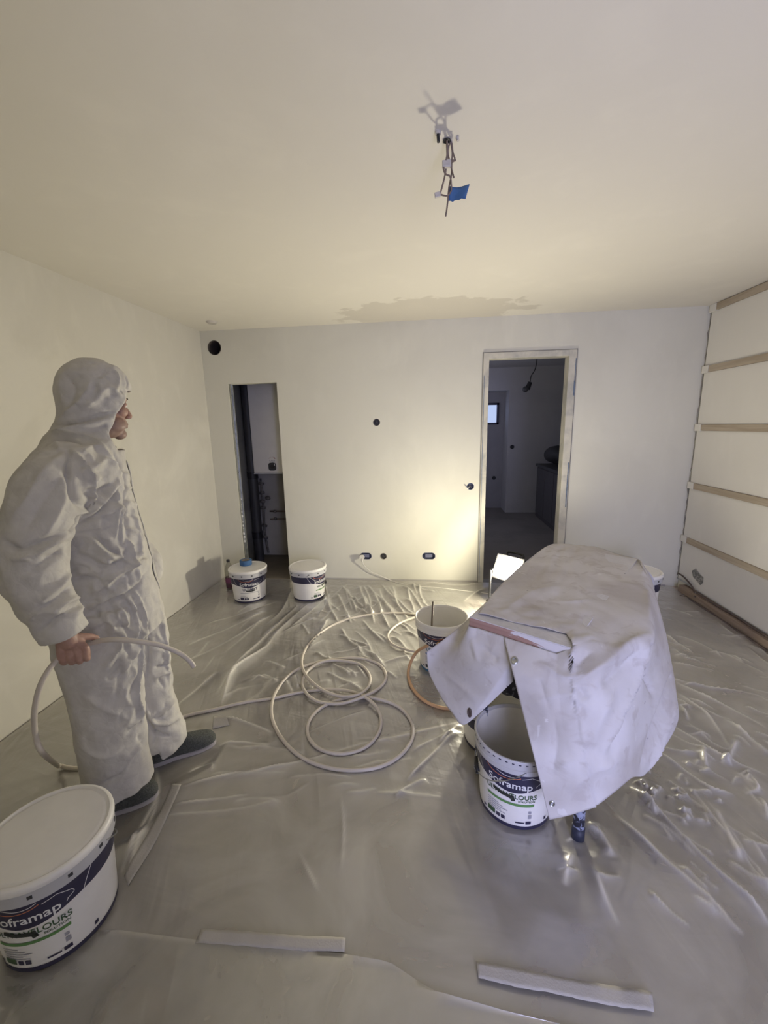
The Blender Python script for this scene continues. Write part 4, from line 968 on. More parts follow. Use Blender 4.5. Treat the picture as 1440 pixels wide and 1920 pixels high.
# ================================================================== hose
HT = .330
held = [pw_(363, 1250, HT+.02), pw_(356, 1240, HT+.02), pw_(335, 1224, HT), pw_(300, 1210, HT), pw_(260, 1203, HT), pw_(215, 1199, HT-.02), pw_(180, 1203, HT-.055), pw_(165, 1207, HT-.065), pw_(145, 1212, HT-.065), pw_(124, 1222, HT-.055),
        pw_(106, 1238, HT-.03), pw_(85, 1266, HT), pw_(71, 1300, HT), pw_(64, 1345, HT-.03), pw_(68, 1385, HT-.09), pw_(83, 1415, HT-.14)]
def c(x, y, z=.014):
    q = fl(x, y, z); return (q[0], q[1], .0100+(z-.014))
g0 = [c(112, 1437, .02), c(140, 1442), c(190, 1438), c(255, 1400), c(300, 1368), c(345, 1345)]
coil = [c(400, 1332), c(460, 1318), c(515, 1310), c(560, 1300), c(610, 1294, .018), c(655, 1297, .022), c(690, 1312, .030), c(710, 1335, .022), c(714, 1362), c(700, 1390), c(672, 1409), c(635, 1415), c(600, 1406), c(579, 1384), c(578, 1358), c(595, 1334), c(625, 1317), c(665, 1309), c(705, 1311, .020),
        c(745, 1325), c(770, 1352), c(773, 1385), c(750, 1418), c(712, 1439), c(665, 1446), c(615, 1441), c(565, 1421), c(530, 1388), c(511, 1350), c(511, 1315, .020), c(527, 1284), c(555, 1258), c(595, 1243), c(640, 1236), c(680, 1236), c(712, 1248), c(724, 1270), c(712, 1290), c(680, 1308, .034), c(640, 1320, .02), c(600, 1318, .02), c(575, 1302, .025), c(567, 1281, .02), c(578, 1258, .02), c(605, 1242, .028), c(640, 1240, .02), c(675, 1247), c(693, 1268), c(690, 1290, .02), c(668, 1305, .04),
        c(635, 1306, .03), c(600, 1292, .03), c(573, 1266, .03), c(566, 1238, .02), c(580, 1208), c(615, 1178), c(660, 1160), c(710, 1152), c(755, 1151), c(785, 1154), c(820, 1150)]
floor_run = catmull(g0+coil, 6)
PRESS.extend([(float(q[0]), float(q[1])) for q in floor_run])
def lay(P, r_=.0095):
    Zs = [film_z(q[0], q[1]) for q in P]; n_ = len(P)
    Zs = [max(Zs[max(0, i-3):i+4]) for i in range(n_)]; Zs = [sum(Zs[max(0, i-3):i+4])/len(Zs[max(0, i-3):i+4]) for i in range(n_)]
    return [(q[0], q[1], q[2]+z_) for q, z_ in zip(P, Zs)]
def build_hoses():
    o = MB().tube(catmull(held+[tuple(floor_run[0])], 6)[:-1]+lay(floor_run), .0092, 10).build('paint_hose', M_hose, None, True); tag(o, 'long cream hose held by the worker and coiled on the plastic sheet', 'hose', 'hoses lying on the plastic sheet')
    lp = [c(782, 1158), c(755, 1168), c(735, 1182), c(727, 1196), c(735, 1210), c(755, 1220), c(785, 1226)]
    o = MB().tube(lay(catmull(lp, 6)), .0085, 10).build('short_hose', M_hose, None, True); tag(o, 'short cream hose loop behind the bucket with the stick', 'hose', 'hoses lying on the plastic sheet')
    tl = [(.50, 2.00, .42), (.20, 2.10, .34), c(818, 1207, .22), c(798, 1213, .19), c(780, 1226, .12), c(768, 1250, .05), c(766, 1272, .02), c(776, 1296, .014), c(798, 1317), c(828, 1329), c(860, 1331), c(878, 1333), c(900, 1331)]
    o = MB().tube(lay(catmull(tl, 8)), .0095, 10).build('tan_hose', M_hose_tan, None, True); tag(o, 'tan hose bending out from under the canvas flap beside the bucket', 'hose', 'hoses lying on the plastic sheet')
# ================================================================== covered stand, board, sprayer
A_ = np.array([.156, 1.588]); B_ = np.array([.480, 1.371]); U_ = (B_-A_)/np.linalg.norm(B_-A_); L2 = np.array([-U_[1], U_[0]])
def onb(u, l, z): q = A_+U_*u+L2*l; return (q[0], q[1], z)
ws = empty('work_stand', (A_[0], A_[1], 0), math.atan2(U_[1], U_[0])); tag(ws, 'trestle stand with a paint-worn board edge showing under the canvas', 'stand')
M_edge = wood('worn_board_edge', (.33, .20, .165), (.42, .27, .225), 0, ((.66, .64, .66), 9.0, 1.6, .90))
MB().box((0, 0, .757), (.39, 1.22, .797), .002).build('board', M_edge, ws)
MB().box((0, .001, .7972), (.39, 1.22, .8005), .001).build('painted_top', plain('chipped_white_paint', (.62, .61, .63), .6, var=.08, bump=.3), ws)
for (u, l, du, dl) in ((.03, .12, -.02, -.02), (.36, 1.12, .08, .05), (.03, 1.12, -.05, .05)):
    fx, fy = (u+du, l+dl)
    lg = MB().box((-.018, -.018, 0), (.018, .018, 1), .004)
    ob = lg.build('leg', M_leg, ws)
    a = Vector((u, l, .765)); c0 = Vector((fx, fy, .004)); d = a-c0; q_ = d.to_track_quat('Z', 'Y'); ob.matrix_local = Matrix.Translation(c0) @ q_.to_matrix().to_4x4() @ Matrix.Diagonal((1, 1, d.length, 1))
MB().box((.03, 1.11, .30), (.37, 1.14, .325)).build('crossbar', M_leg, ws)
foot = fl(1083, 1572)
# real visible foot: a spattered round tube leg of the stand
tl_ = Vector(ws.matrix_world.inverted() @ Vector((0, 0, 0)))
wsm = Matrix.Translation(ws.location) @ Matrix.Rotation(ws.rotation_euler.z, 4, 'Z'); wi = wsm.inverted()
f0 = wi @ Vector((foot[0], foot[1], .004)); f1 = wi @ Vector((.60, 1.50, .74))
MB().tube([f0, f0+(f1-f0)*.5, f1], .021, 16).build('leg', M_leg, ws, True); MB().tube([f0, f0+(f1-f0)*.06], .024, 16).build('rubber_foot', M_foot, ws, True)
b = MB().tube([wi @ Vector((.60, 1.50, .74)), wi @ Vector((.785, 1.50, .755)), wi @ Vector((1.15, 2.38, .755)), wi @ Vector((.80, 2.66, .76))], .014, 10); b.build('side_rail', M_blackmetal, ws, True)
b = MB().tube([wi @ Vector((1.15, 2.38, .755)), wi @ Vector((1.18, 2.42, .004))], .016, 10).build('leg', M_leg, ws, True)
sp = empty('paint_sprayer', (.50, 1.92, 0)); tag(sp, 'dark paint-spattered sprayer machine in the gap under the canvas', 'sprayer')
b = MB(); b.box((-.17, -.12, .29), (.15, .14, .58), .03).build('body', M_machine, sp)
MB().cyl((-.08, -.19, .42), (-.08, .0, .42), .085, seg=28).build('motor', M_machine, sp, True, 40)
MB().tube([(.13, -.12, .10), (.13, -.12, .30), (.10, -.08, .36)], .018, 12).build('suction_tube', M_blackmetal, sp, True)
for x, y_ in ((.13, -.10), (.13, .12), (-.02, .13)): MB().tube([(x, y_, .30), (x+.01, y_*1.25, .0)], .012, 8).build('leg', M_blackmetal, sp, True)
FOOT.append((foot[0], foot[1], .04))

# ------------------------------------------------------------------ growth-buckling relaxation used for cloth
def edges_of(me):
    E = np.empty(len(me.edges)*2, np.int32); me.edges.foreach_get('vertices', E); return E.reshape(-1, 2)
def buckle(V, E, N0, growth, iters, lo, hi, kb=.25, pin=None, seed=0, slip=.02, noise_amp=.002, aniso=None):
    rng = np.random.default_rng(seed); V0 = V.copy(); n = len(V); a, c_ = E[:, 0], E[:, 1]
    e0 = V[c_]-V[a]; L0 = np.linalg.norm(e0, axis=1)
    if aniso is not None: growth = aniso(.5*(V[a]+V[c_]), e0/np.maximum(L0, 1e-9)[:, None])
    rest = L0*growth
    val = np.bincount(a, minlength=n)+np.bincount(c_, minlength=n); val = np.maximum(val, 1)[:, None]
    def scat(x, y_):
        return np.stack([np.bincount(a, x[:, k], n)+np.bincount(c_, y_[:, k], n) for k in range(3)], 1)
    def lap(P): return scat(P[c_], P[a])/val-P
    lap0 = lap(V)
    nz = rng.normal(size=n)
    for _ in range(6): nz = (np.bincount(a, nz[c_], n)+np.bincount(c_, nz[a], n))/val[:, 0]
    nz /= nz.std()+1e-9
    V = V+N0*(nz*noise_amp)[:, None]
    w_ = np.ones((n, 1)) if pin is None else (1-pin)[:, None]
    for it in range(iters):
        d = V[c_]-V[a]; L_ = np.linalg.norm(d, axis=1); cr = (d*((L_-rest)/np.maximum(L_, 1e-9)*.5)[:, None])
        dV = scat(cr, -cr)/val*1.6
        V = V+dV*w_
        V = V+(lap(V)-lap0)*kb*w_
        D = V-V0; dn = (D*N0).sum(1); tg = D-N0*dn[:, None]
        dn = np.clip(dn, lo, hi); V = V0+N0*dn[:, None]+tg*(1-slip)
    return V
def fold_disp(V, N_, bvh, org, xf, folds):
    V = V.copy(); D = np.zeros(len(V))
    for pix, wd, h in folds:
        P = []
        for q in catmull(pix, 5):
            d = Vector(xf(CF*FPX+CR*(q[0]-720)+CU*(960-q[1]))).normalized(); hit = bvh.ray_cast(Vector(org), d)
            if hit[0] is not None: P.append(np.array(hit[0]))
        if len(P) < 3: continue
        P = np.array(P); c_ = P.mean(0); R0 = np.linalg.norm(P-c_, axis=1).max()+wd*5
        m = np.where(np.linalg.norm(V-c_, axis=1) < R0)[0]
        if not len(m): continue
        best = np.full(len(m), 9.); tt = np.zeros(len(m))
        for i in range(len(P)-1):
            a = P[i]; e = P[i+1]-a; L_ = e@e+1e-12
            if L_ > .0064: continue
            u = np.clip(((V[m]-a)@e)/L_, 0, 1); dd = np.linalg.norm(V[m]-a-u[:, None]*e, axis=1)
            k = dd < best; best[k] = dd[k]; tt[k] = (i+u[k])/(len(P)-1)
        env = np.clip(np.minimum(tt, 1-tt)*3.5+.15, 0, 1)
        D[m] += h*env*(.75*np.exp(-best/wd)+.25*np.exp(-(best/(1.6*wd))**2))*(best < wd*5)
    return V+N_*D[:, None]
def vnormals(me):
    N_ = np.empty(len(me.vertices)*3, np.float32); me.vertices.foreach_get('normal', N_) if False else None
    N_ = np.array([v.normal[:] for v in me.vertices]); return N_
def get_co(me):
    V = np.empty(len(me.vertices)*3, np.float64); me.vertices.foreach_get('co', V); return V.reshape(-1, 3)
def set_co(me, V): me.vertices.foreach_set('co', np.asarray(V, np.float64).ravel()); me.update()

# ------------------------------------------------------------------ canvas sheet
def cpnt(p):
    if p[0] == 'w': return np.array(p[1:], float)
    x, y, k, v = p
    return fl(x, y, v) if k == 'z' else aty(x, y, v)
def cm_eval(P, t):
    n_ = len(P)-1; x = t*n_; i = min(int(x), n_-1); f_ = x-i
    p0 = P[i-1] if i > 0 else 2*P[0]-P[1]; p1 = P[i]; p2 = P[i+1]; p3 = P[i+2] if i+2 <= n_ else 2*P[n_]-P[n_-1]
    k = .38      # tension: tighter than Catmull-Rom so that folds keep flat facets
    m1 = (p2-p0)*k; m2 = (p3-p1)*k; f2 = f_*f_; f3 = f2*f_
    return (2*f3-3*f2+1)*p1+(f3-2*f2+f_)*m1+(-2*f3+3*f2)*p2+(f3-f2)*m2
def patch(G, nu, nv):
    G = [[cpnt(p) for p in row] for row in G]; out = []
    cols = [[cm_eval([G[i][j] for i in range(len(G))], u/nu) for u in range(nu+1)] for j in range(len(G[0]))]
    for u in range(nu+1): out.append([cm_eval([cols[j][u] for j in range(len(cols))], v/nv) for v in range(nv+1)])
    return out
ZT = .806
top_spine = [(1062, 1188, 'z', ZT), (1078, 1172, 'z', ZT), (1088, 1150, 'z', ZT), (1094, 1132, 'z', ZT), (1098, 1110, 'z', ZT), (1102, 1084, 'z', ZT), (1108, 1050, 'z', ZT), (1112, 1025, 'z', ZT)]
PA = []   # columns: spine, edge, .. hem  (right-hand skirt, front corner to the rear)
skirt = [
 [(1074, 1211, 'z', ZT), (1073, 1262, 'y', 1.327), (1080, 1310, 'y', 1.294), (1094, 1400, 'y', 1.268), (1116, 1512, 'y', 1.262)],
 [(1112, 1200, 'z', .800), (1122, 1240, 'y', 1.35), (1128, 1300, 'y', 1.30), (1142, 1390, 'y', 1.29), (1155, 1482, 'y', 1.30)],
 [(1160, 1215, 'z', .775), (1168, 1245, 'y', 1.40), (1172, 1290, 'y', 1.375), (1178, 1380, 'y', 1.345), (1186, 1458, 'y', 1.35)],
 [(1217, 1190, 'z', .79), (1210, 1240, 'y', 1.47), (1203, 1290, 'y', 1.47), (1196, 1380, 'y', 1.41), (1203, 1456, 'y', 1.40)],
 [(1214, 1150, 'z', .79), (1228, 1215, 'y', 1.62), (1222, 1270, 'y', 1.58), (1220, 1350, 'y', 1.50), (1212, 1446, 'y', 1.45)],
 [(1209, 1110, 'z', .79), (1238, 1180, 'y', 1.78), (1249, 1235, 'y', 1.72), (1255, 1300, 'y', 1.64), (1244, 1405, 'y', 1.55)],
 [(1201, 1075, 'z', .79), (1228, 1120, 'y', 1.98), (1248, 1190, 'y', 1.90), (1262, 1265, 'y', 1.80), (1273, 1340, 'y', 1.68)],
 [(1190, 1047, 'z', .79), (1201, 1052, 'y', 2.32), (1222, 1090, 'y', 2.22), (1240, 1165, 'y', 2.10), (1252, 1225, 'y', 2.05)]]
GA = [[top_spine[i]]+skirt[i] for i in range(8)]
left_edge = [(897, 1150, 'z', ZT), (908, 1134, 'z', ZT), (922, 1117, 'z', ZT), (946, 1090, 'z', ZT), (972, 1066, 'z', ZT), (1000, 1043, 'z', ZT+.003), (1022, 1027, 'z', ZT+.004), (1040, 1019, 'z', ZT+.004)]
def lerp_pt(a, c, t): A0 = fl(a[0], a[1], a[3]); C0 = fl(c[0], c[1], c[3]); q = A0*(1-t)+C0*t; return ('w', q[0], q[1], q[2])
GC = [[left_edge[i], lerp_pt(left_edge[i], top_spine[i], .33), lerp_pt(left_edge[i], top_spine[i], .66), top_spine[i]] for i in range(8)]
GE = [[skirt[7][0], skirt[7][0]], [top_spine[7], top_spine[7]]]
GT = [[top_spine[6], skirt[7][0]], [top_spine[7], (1150, 1037, 'z', ZT-.018)], [left_edge[7], (1112, 1028, 'z', ZT-.018)]]
GR = [[skirt[7][0], ('w', 1.27, 2.42, .68), ('w', 1.30, 2.45, .55)], [(1150, 1037, 'z', ZT-.018), ('w', 1.12, 2.66, .68), ('w', 1.15, 2.70, .54)], [(1112, 1028, 'z', ZT-.018), ('w', .98, 2.78, .68), ('w', 1.0, 2.84, .52)],
      [left_edge[7], ('w', .76, 2.78, .66), ('w', .76, 2.86, .50)], [left_edge[5], ('w', .57, 2.46, .64), ('w', .53, 2.50, .50)],
      [left_edge[3], ('w', .34, 2.02, .64), ('w', .31, 2.04, .50)], [left_edge[1], ('w', .20, 1.82, .68), ('w', .14, 1.90, .56)]]
def ub(u, o_, z): q = A_+U_*u-L2*o_; return ('w', q[0], q[1], z)
GF = [  # front panel hanging from under the board
 [ub(.150, .006, .765), ub(.26, .006, .765), ub(.35, .006, .765), ub(.395, .005, .765)],
 [(962, 1262, 'y', 1.375), (1016, 1276, 'y', 1.335), (1047, 1281, 'y', 1.325), (1075, 1270, 'y', 1.326)],
 [(984, 1350, 'y', 1.33), (1024, 1360, 'y', 1.295), (1058, 1364, 'y', 1.285), (1087, 1358, 'y', 1.280)],
 [(1004, 1430, 'y', 1.275), (1040, 1438, 'y', 1.265), (1072, 1440, 'y', 1.262), (1101, 1436, 'y', 1.265)],
 [(1030, 1536, 'y', 1.255), (1058, 1530, 'y', 1.25), (1088, 1522, 'y', 1.255), (1116, 1512, 'y', 1.262)]]
GD = [  # left flap
 [(912, 1128, 'z', .79), (872, 1166, 'z', .725), (832, 1199, 'z', .66), (800, 1222, 'z', .60)],
 [ub(.0, .004, .768), (858, 1212, 'y', 1.60), (830, 1240, 'y', 1.62), (804, 1262, 'y', 1.66)],
 [ub(.045, .004, .766), (882, 1240, 'y', 1.52), (855, 1275, 'y', 1.56), (826, 1306, 'y', 1.60)],
 [ub(.10, .004, .766), (915, 1248, 'y', 1.46), (892, 1290, 'y', 1.49), (846, 1334, 'y', 1.55)],
 [ub(.145, .004, .766), (944, 1250, 'y', 1.43), (925, 1290, 'y', 1.44), (873, 1358, 'y', 1.50)],
 [ub(.165, .004, .766), (961, 1240, 'y', 1.42), (961, 1260, 'y', 1.42), (961, 1279, 'y', 1.42)]]
GL = [[ub(-.002, .0055, .764), ub(.13, .0055, .764), ub(.26, .0055, .764), ub(.388, .0055, .764)],
      [ub(-.002, .010, .757), ub(.125, .012, .742), ub(.25, .014, .728), ub(.372, .014, .730)],
      [ub(-.002, .010, .752), ub(.115, .012, .722), ub(.235, .016, .692), ub(.362, .016, .700)]]
GW = [[('w', 1.27, 2.42, .60)]]
bm = bmesh.new()
seamA = []; seamF = []
for G_, nu, nv in ((GA, 90, 90), (GC, 90, 44), (GF, 72, 34), (GD, 44, 44), (GL, 10, 40), (GR, 60, 24)):
    P_ = patch(G_, nu, nv)
    if G_ is GA: seamA = [np.array(P_[0][j]) for j in range(18, nv+1)]
    if G_ is GF:
        for i in range(nu+1):
            sh = seamA[i]-P_[i][nv]
            for j in range(nv-12, nv+1): P_[i][j] = P_[i][j]+sh*((j-nv+12)/12.0)
    vs = [[bm.verts.new(p) for p in r_] for r_ in P_]
    for i in range(nu):
        for j in range(nv): bm.faces.new((vs[i][j], vs[i+1][j], vs[i+1][j+1], vs[i][j+1]))
bmesh.ops.remove_doubles(bm, verts=bm.verts[:], dist=.0006)
bmesh.ops.recalc_face_normals(bm, faces=bm.faces[:])
me = bpy.data.meshes.new('canvas'); bm.to_mesh(me); bm.free()
V = get_co(me); Nn = vnormals(me); E_ = edges_of(me)
topm = np.clip((V[:, 2]-.775)/.02, 0, 1)
sA = np.array(seamA); dS = np.full(len(V), 9.)
for q_ in sA: dS = np.minimum(dS, np.linalg.norm(V-q_, axis=1))
seam_pin = np.clip(1.4-dS/.02, 0, 1)
V = buckle(V, E_, Nn, 1.03, 120, -.012, .012, kb=.40, pin=np.maximum(topm*.93, seam_pin), seed=4, noise_amp=.0035, slip=.04)
_b = BVHTree.FromPolygons([tuple(v) for v in V], [tuple(p.vertices) for p in me.polygons])
V = fold_disp(V, Nn, _b, CC, lambda d: d, [(p_, w_*1.1, h_*1.5) for p_, w_, h_ in [
 ([(1078, 1282), (1105, 1262), (1135, 1240), (1176, 1210), (1214, 1189)], .012, .016), ([(1128, 1285), (1160, 1262), (1205, 1212)], .012, -.012),
 ([(1084, 1252), (1092, 1238), (1108, 1222)], .008, -.007), ([(1085, 1290), (1100, 1310)], .010, -.010),
 ([(1216, 1192), (1206, 1240), (1180, 1300), (1148, 1370), (1127, 1412)], .014, .017), ([(1222, 1200), (1214, 1245), (1194, 1300), (1162, 1370), (1140, 1425)], .017, -.020),
 ([(1262, 1262), (1244, 1319), (1221, 1375), (1202, 1442)], .010, -.026), ([(1268, 1280), (1256, 1325), (1236, 1385), (1216, 1440)], .014, .020),
 ([(1202, 1240), (1214, 1275), (1226, 1305)], .010, -.014), ([(885, 1198), (892, 1222), (897, 1240)], .007, .006), ([(1037, 1128), (1075, 1128), (1116, 1123)], .004, .004),
 ([(1000, 1320), (1060, 1300), (1110, 1330)], .016, .008), ([(1040, 1440), (1090, 1420), (1150, 1440)], .018, .008), ([(1010, 1270), (1030, 1330)], .012, -.006),
 ([(1200, 1060), (1212, 1110), (1216, 1160)], .008, .010), ([(830, 1260), (870, 1290), (900, 1320)], .014, .006), ([(900, 1210), (935, 1240)], .010, -.006), ([(1060, 1480), (1110, 1440), (1170, 1420)], .02, .010), ([(1040, 1350), (1045, 1400), (1035, 1460)], .014, -.008),
 ([(1010, 1240), (1055, 1268), (1100, 1262)], .008, .008), ([(1150, 1300), (1120, 1350), (1110, 1400)], .018, .010), ([(1100, 1060), (1150, 1090), (1200, 1100)], .02, .006), ([(940, 1150), (1000, 1110), (1050, 1100)], .02, .005)]])
set_co(me, V); shade(me, True)
tarp = link('canvas_dust_sheet', me, M_canvas, None, True); tag(tarp, 'soiled off-white canvas sheet draped over the trestle stand', 'dust sheet')
md = tarp.modifiers.new('s', 'SOLIDIFY'); md.thickness = .0018; md.offset = 0
tb_ = BVHTree.FromPolygons([tuple(v) for v in V], [tuple(p.vertices) for p in me.polygons])
def grommet(x, y, r, torn=False):
    d = Vector(CF*FPX+CR*(x-720)+CU*(960-y)).normalized(); h, n_, i_, _ = tb_.ray_cast(Vector(CC), d)
    if h is None: return
    if n_.dot(d) > 0: n_ = -n_
    o = MB().lathe([(r*.45, -.001), (r*.5, .003), (r*.75, .004), (r, .002), (r, -.002)], 20).lathe([(0, .0002), (r*.5, .0004)], 16).build('grommet', M_steel if not torn else M_cable, tarp, True, 40)
    o.matrix_local = Matrix.Translation(h+n_*.0012) @ n_.to_track_quat('Z', 'Y').to_matrix().to_4x4() @ Matrix.Diagonal((1, 1.25 if not torn else 2.0, 1, 1))
    o['label'] = 'metal eyelet' if not torn else 'rusty torn eyelet'
grommet(965, 1239, .0125); grommet(1035, 1506, .0095); grommet(881, 1336, .0105, True)

# ================================================================== cables at the far right corner
pts = [onx(*q, XR-.03) for q in ((1272, 1075), (1280, 1080), (1290, 1090), (1299, 1102), (1302, 1110))]
q1 = [fl(1302, 1110, .03), fl(1296, 1117, .01), fl(1285, 1119, .008), fl(1276, 1118, .008)]
q2 = [fl(1274, 1118, .008), fl(1286, 1113, .008), fl(1297, 1107, .02), (XR-.062, 3.66, .06)]
rc = empty('corner_cables', (XR-.06, 3.9, 0)); tag(rc, 'dark electric cables looped on the floor in the corner and along the boarded wall', 'cables')
def R_(L_): return [rel(rc, p) for p in L_]
MB().tube(catmull(R_(pts+q1), 6), .007, 8).build('cable', M_cable, rc, True)
MB().tube(catmull(R_(q2), 6), .006, 8).build('cable', M_cable, rc, True)
MB().tube(catmull(R_([onx(1270, 1084, XR-.02), onx(1285, 1092, XR-.03), onx(1297, 1100, XR-.03), onx(1305, 1112, XR-.03)]), 6), .006, 8).build('cable', M_steel, rc, True)
random.seed(8)
run = [(XR-.030+random.uniform(-.008, .008), y_, .082+random.uniform(-.002, .006)) for y_ in np.linspace(3.72, 1.2, 18)]
MB().tube(catmull(R_(run), 4), .007, 8).build('cable', M_cable, rc, True)
run = [(XR-.068+random.uniform(-.004, .004), y_, .012+random.uniform(-.002, .004)) for y_ in np.linspace(3.75, 1.2, 18)]
MB().tube(catmull(R_(run), 4), .007, 8).build('cable', M_cable, rc, True)

# ================================================================== the worker
def w_of(V):
    V = np.asarray(V, float); xy = PU[None]*V[:, :1]-PV[None]*V[:, 1:2]; return np.concatenate([xy, V[:, 2:3]], 1)   # relative to (P0, 0)
person = empty('person', (P0[0], P0[1], 0)); tag(person, 'worker in hooded white coveralls standing by the wall holding a hose', 'person')
class Blob:
    """closed solids in (s, t, z), fused by a voxel remesh"""
    def __init__(s): s.bm = bmesh.new()
    def ell(s, c, r, rot=None, seg=20):
        m = Matrix.Translation(c)
        if rot is not None: m = m @ rot
        bmesh.ops.create_uvsphere(s.bm, u_segments=seg, v_segments=seg*2//3, radius=1, matrix=m @ Matrix.Diagonal((r[0], r[1], r[2], 1))); return s
    def tube(s, pts, rad, seg=20, n=5):
        P = catmull([tuple(p)+(r,) for p, r in zip(pts, rad)], n)
        b = MB(); b.bm.free(); b.bm = s.bm; b.tube([p[:3] for p in P], [float(p[3]) for p in P], seg)
        for p in (P[0], P[-1]): s.ell(p[:3], (p[3],)*3, seg=14)
        return s
    def loft(s, secs, seg=36, n=5, pw=2.3):
        """sections (z, back, front, centre t, half width, tilt)"""
        P = catmull(secs, n); rings = []
        for z, b0, f0, ct, hw, tilt in P:
            cs = (b0+f0)/2; rs = (f0-b0)/2; ring = []
            for k in range(seg):
                a = 2*PI*k/seg; ca, sa = math.cos(a), math.sin(a)
                x = rs*math.copysign(abs(ca)**(2/pw), ca); y = hw*math.copysign(abs(sa)**(2/pw), sa)
                ring.append(s.bm.verts.new((cs+x, ct+y, z+tilt*x)))
            rings.append(ring)
        for A, B in zip(rings, rings[1:]):
            for k in range(seg): s.bm.faces.new((A[k], A[(k+1) % seg], B[(k+1) % seg], B[k]))
        s.bm.faces.new(rings[0][::-1]); s.bm.faces.new(rings[-1]); return s
    def fuse(s, voxel, smooth=4):
        bmesh.ops.recalc_face_normals(s.bm, faces=s.bm.faces[:])
        me = bpy.data.meshes.new('b'); s.bm.to_mesh(me); s.bm.free()
        o = bpy.data.objects.new('b', me); COL.objects.link(o)
        r = o.modifiers.new('r', 'REMESH'); r.mode = 'VOXEL'; r.voxel_size = voxel; r.use_smooth_shade = True
        if smooth: sm = o.modifiers.new('s', 'SMOOTH'); sm.factor = .5; sm.iterations = smooth
        return evaluated(o)
def to_world(me, flip=True):
    V = get_co(me); set_co(me, w_of(V))
    if flip: me.flip_normals()
    me.update(); return me

# ---- skin: head (turned 25 degrees away), neck, trunk, limbs, right hand; one mesh
HY = math.radians(25); Fh = np.array([math.cos(HY), -math.sin(HY), 0]); Wh = np.array([math.sin(HY), math.cos(HY), 0]); HC = np.array([-.008, 0, 1.676])
def hp(f, w_, z): return tuple(HC+Fh*f+Wh*w_+np.array([0, 0, z]))
HR = Matrix.Rotation(-HY, 4, 'Z')
hd = Blob()
hd.ell(hp(-.005, 0, .035), (.098, .077, .100), HR).ell(hp(.035, 0, -.058), (.060, .057, .080), HR).ell(hp(.070, 0, -.122), (.026, .028, .022), HR).ell(hp(.020, 0, -.102), (.062, .056, .036), HR)
for k in (-1, 1):
    hd.ell(hp(.066, .036*k, -.036), (.028, .026, .024), HR).ell(hp(.110, .0125*k, -.056), (.011, .009, .008), HR)
    hd.ell(hp(-.002, .080*k, -.025), (.018, .008, .030), HR).ell(hp(.085, .030*k, -.008), (.012, .019, .010), HR).ell(hp(.040, .045*k, -.085), (.040, .022, .030), HR)
hd.ell(hp(.088, 0, .010), (.015, .052, .012), HR).tube([hp(.092, 0, .002), hp(.108, 0, -.028), hp(.117, 0, -.050)], [.008, .010, .0125])
hd.ell(hp(.094, 0, -.084), (.012, .024, .006), HR).ell(hp(.092, 0, -.095), (.012, .021, .007), HR).ell(hp(.082, 0, -.075), (.018, .030, .016), HR)
hd.tube([hp(-.02, 0, -.08), hp(-.045, 0, -.16), hp(-.07, 0, -.24)], [.060, .058, .062])
head_me = hd.fuse(.0032, 3)
hz = pp(150, 1210, .25); HX = pp(134, 1205, .28)[0]; zh = hz[2]
hn = Blob()
hn.tube([(-.215, .285, 1.06), (-.205, .285, .97), (HX-.012, .284, zh+.085)], [.042, .038, .029])
hn.tube([(HX-.012, .284, zh+.085), (HX-.004, .284, zh+.045)], [.028, .030])
for i in range(4):
    so = HX+.034-.0215*i; ln = (1.0, 1.08, 1.0, .86)[i]; r_ = (.0098, .0100, .0096, .0086)[i]
    hn.tube([(HX-.010+(.018-.011*i), .286, zh+.055), (so, .287, zh+.012), (so, .283, zh-.022*ln)], [.015, .0135, .0118])
    hn.tube([(so, .283, zh-.024*ln), (so+.001, .262, zh-.044*ln), (so+.002, .234, zh-.030), (so+.003, .230, zh-.004)], [.0112, r_*1.05, r_, r_*.86], 14, 6)
hn.tube([(HX+.006, .282, zh+.055), (HX+.034, .270, zh+.043), (HX+.056, .256, zh+.030), (HX+.070, .250, zh+.019)], [.0165, .0135, .0115, .0095], 14, 6)
bmesh.ops.translate(hn.bm, vec=(0, .015, 0), verts=hn.bm.verts[:])
hand_me = hn.fuse(.0026, 2)
bd = Blob()
bd.loft([(1.53, -.13, .01, 0, .10, 0), (1.46, -.19, .03, 0, .18, 0), (1.30, -.21, .04, 0, .17, 0), (1.10, -.19, .05, 0, .15, 0), (.95, -.20, .05, 0, .16, 0), (.84, -.19, .06, 0, .15, 0)])
bd.tube([hp(-.05, 0, -.12), (-.10, 0, 1.48)], [.058, .066])
bd.tube([(-.10, .17, 1.43), (-.19, .26, 1.27), (-.225, .28, 1.12), (-.215, .285, 1.00), (-.205, .285, .96)], [.06, .052, .045, .040, .037])
bd.tube([(-.09, -.17, 1.43), (-.06, -.24, 1.28), (-.02, -.26, 1.14), (.05, -.24, 1.02), (.07, -.18, .93)], [.06, .052, .045, .040, .034])
bd.tube([(-.10, .09, .86), (-.12, .10, .50), (-.15, .10, .12)], [.085, .062, .045]); bd.tube([(-.02, -.08, .86), (.02, -.085, .50), (.04, -.08, .12)], [.085, .062, .045])
body_me = bd.fuse(.008, 3)
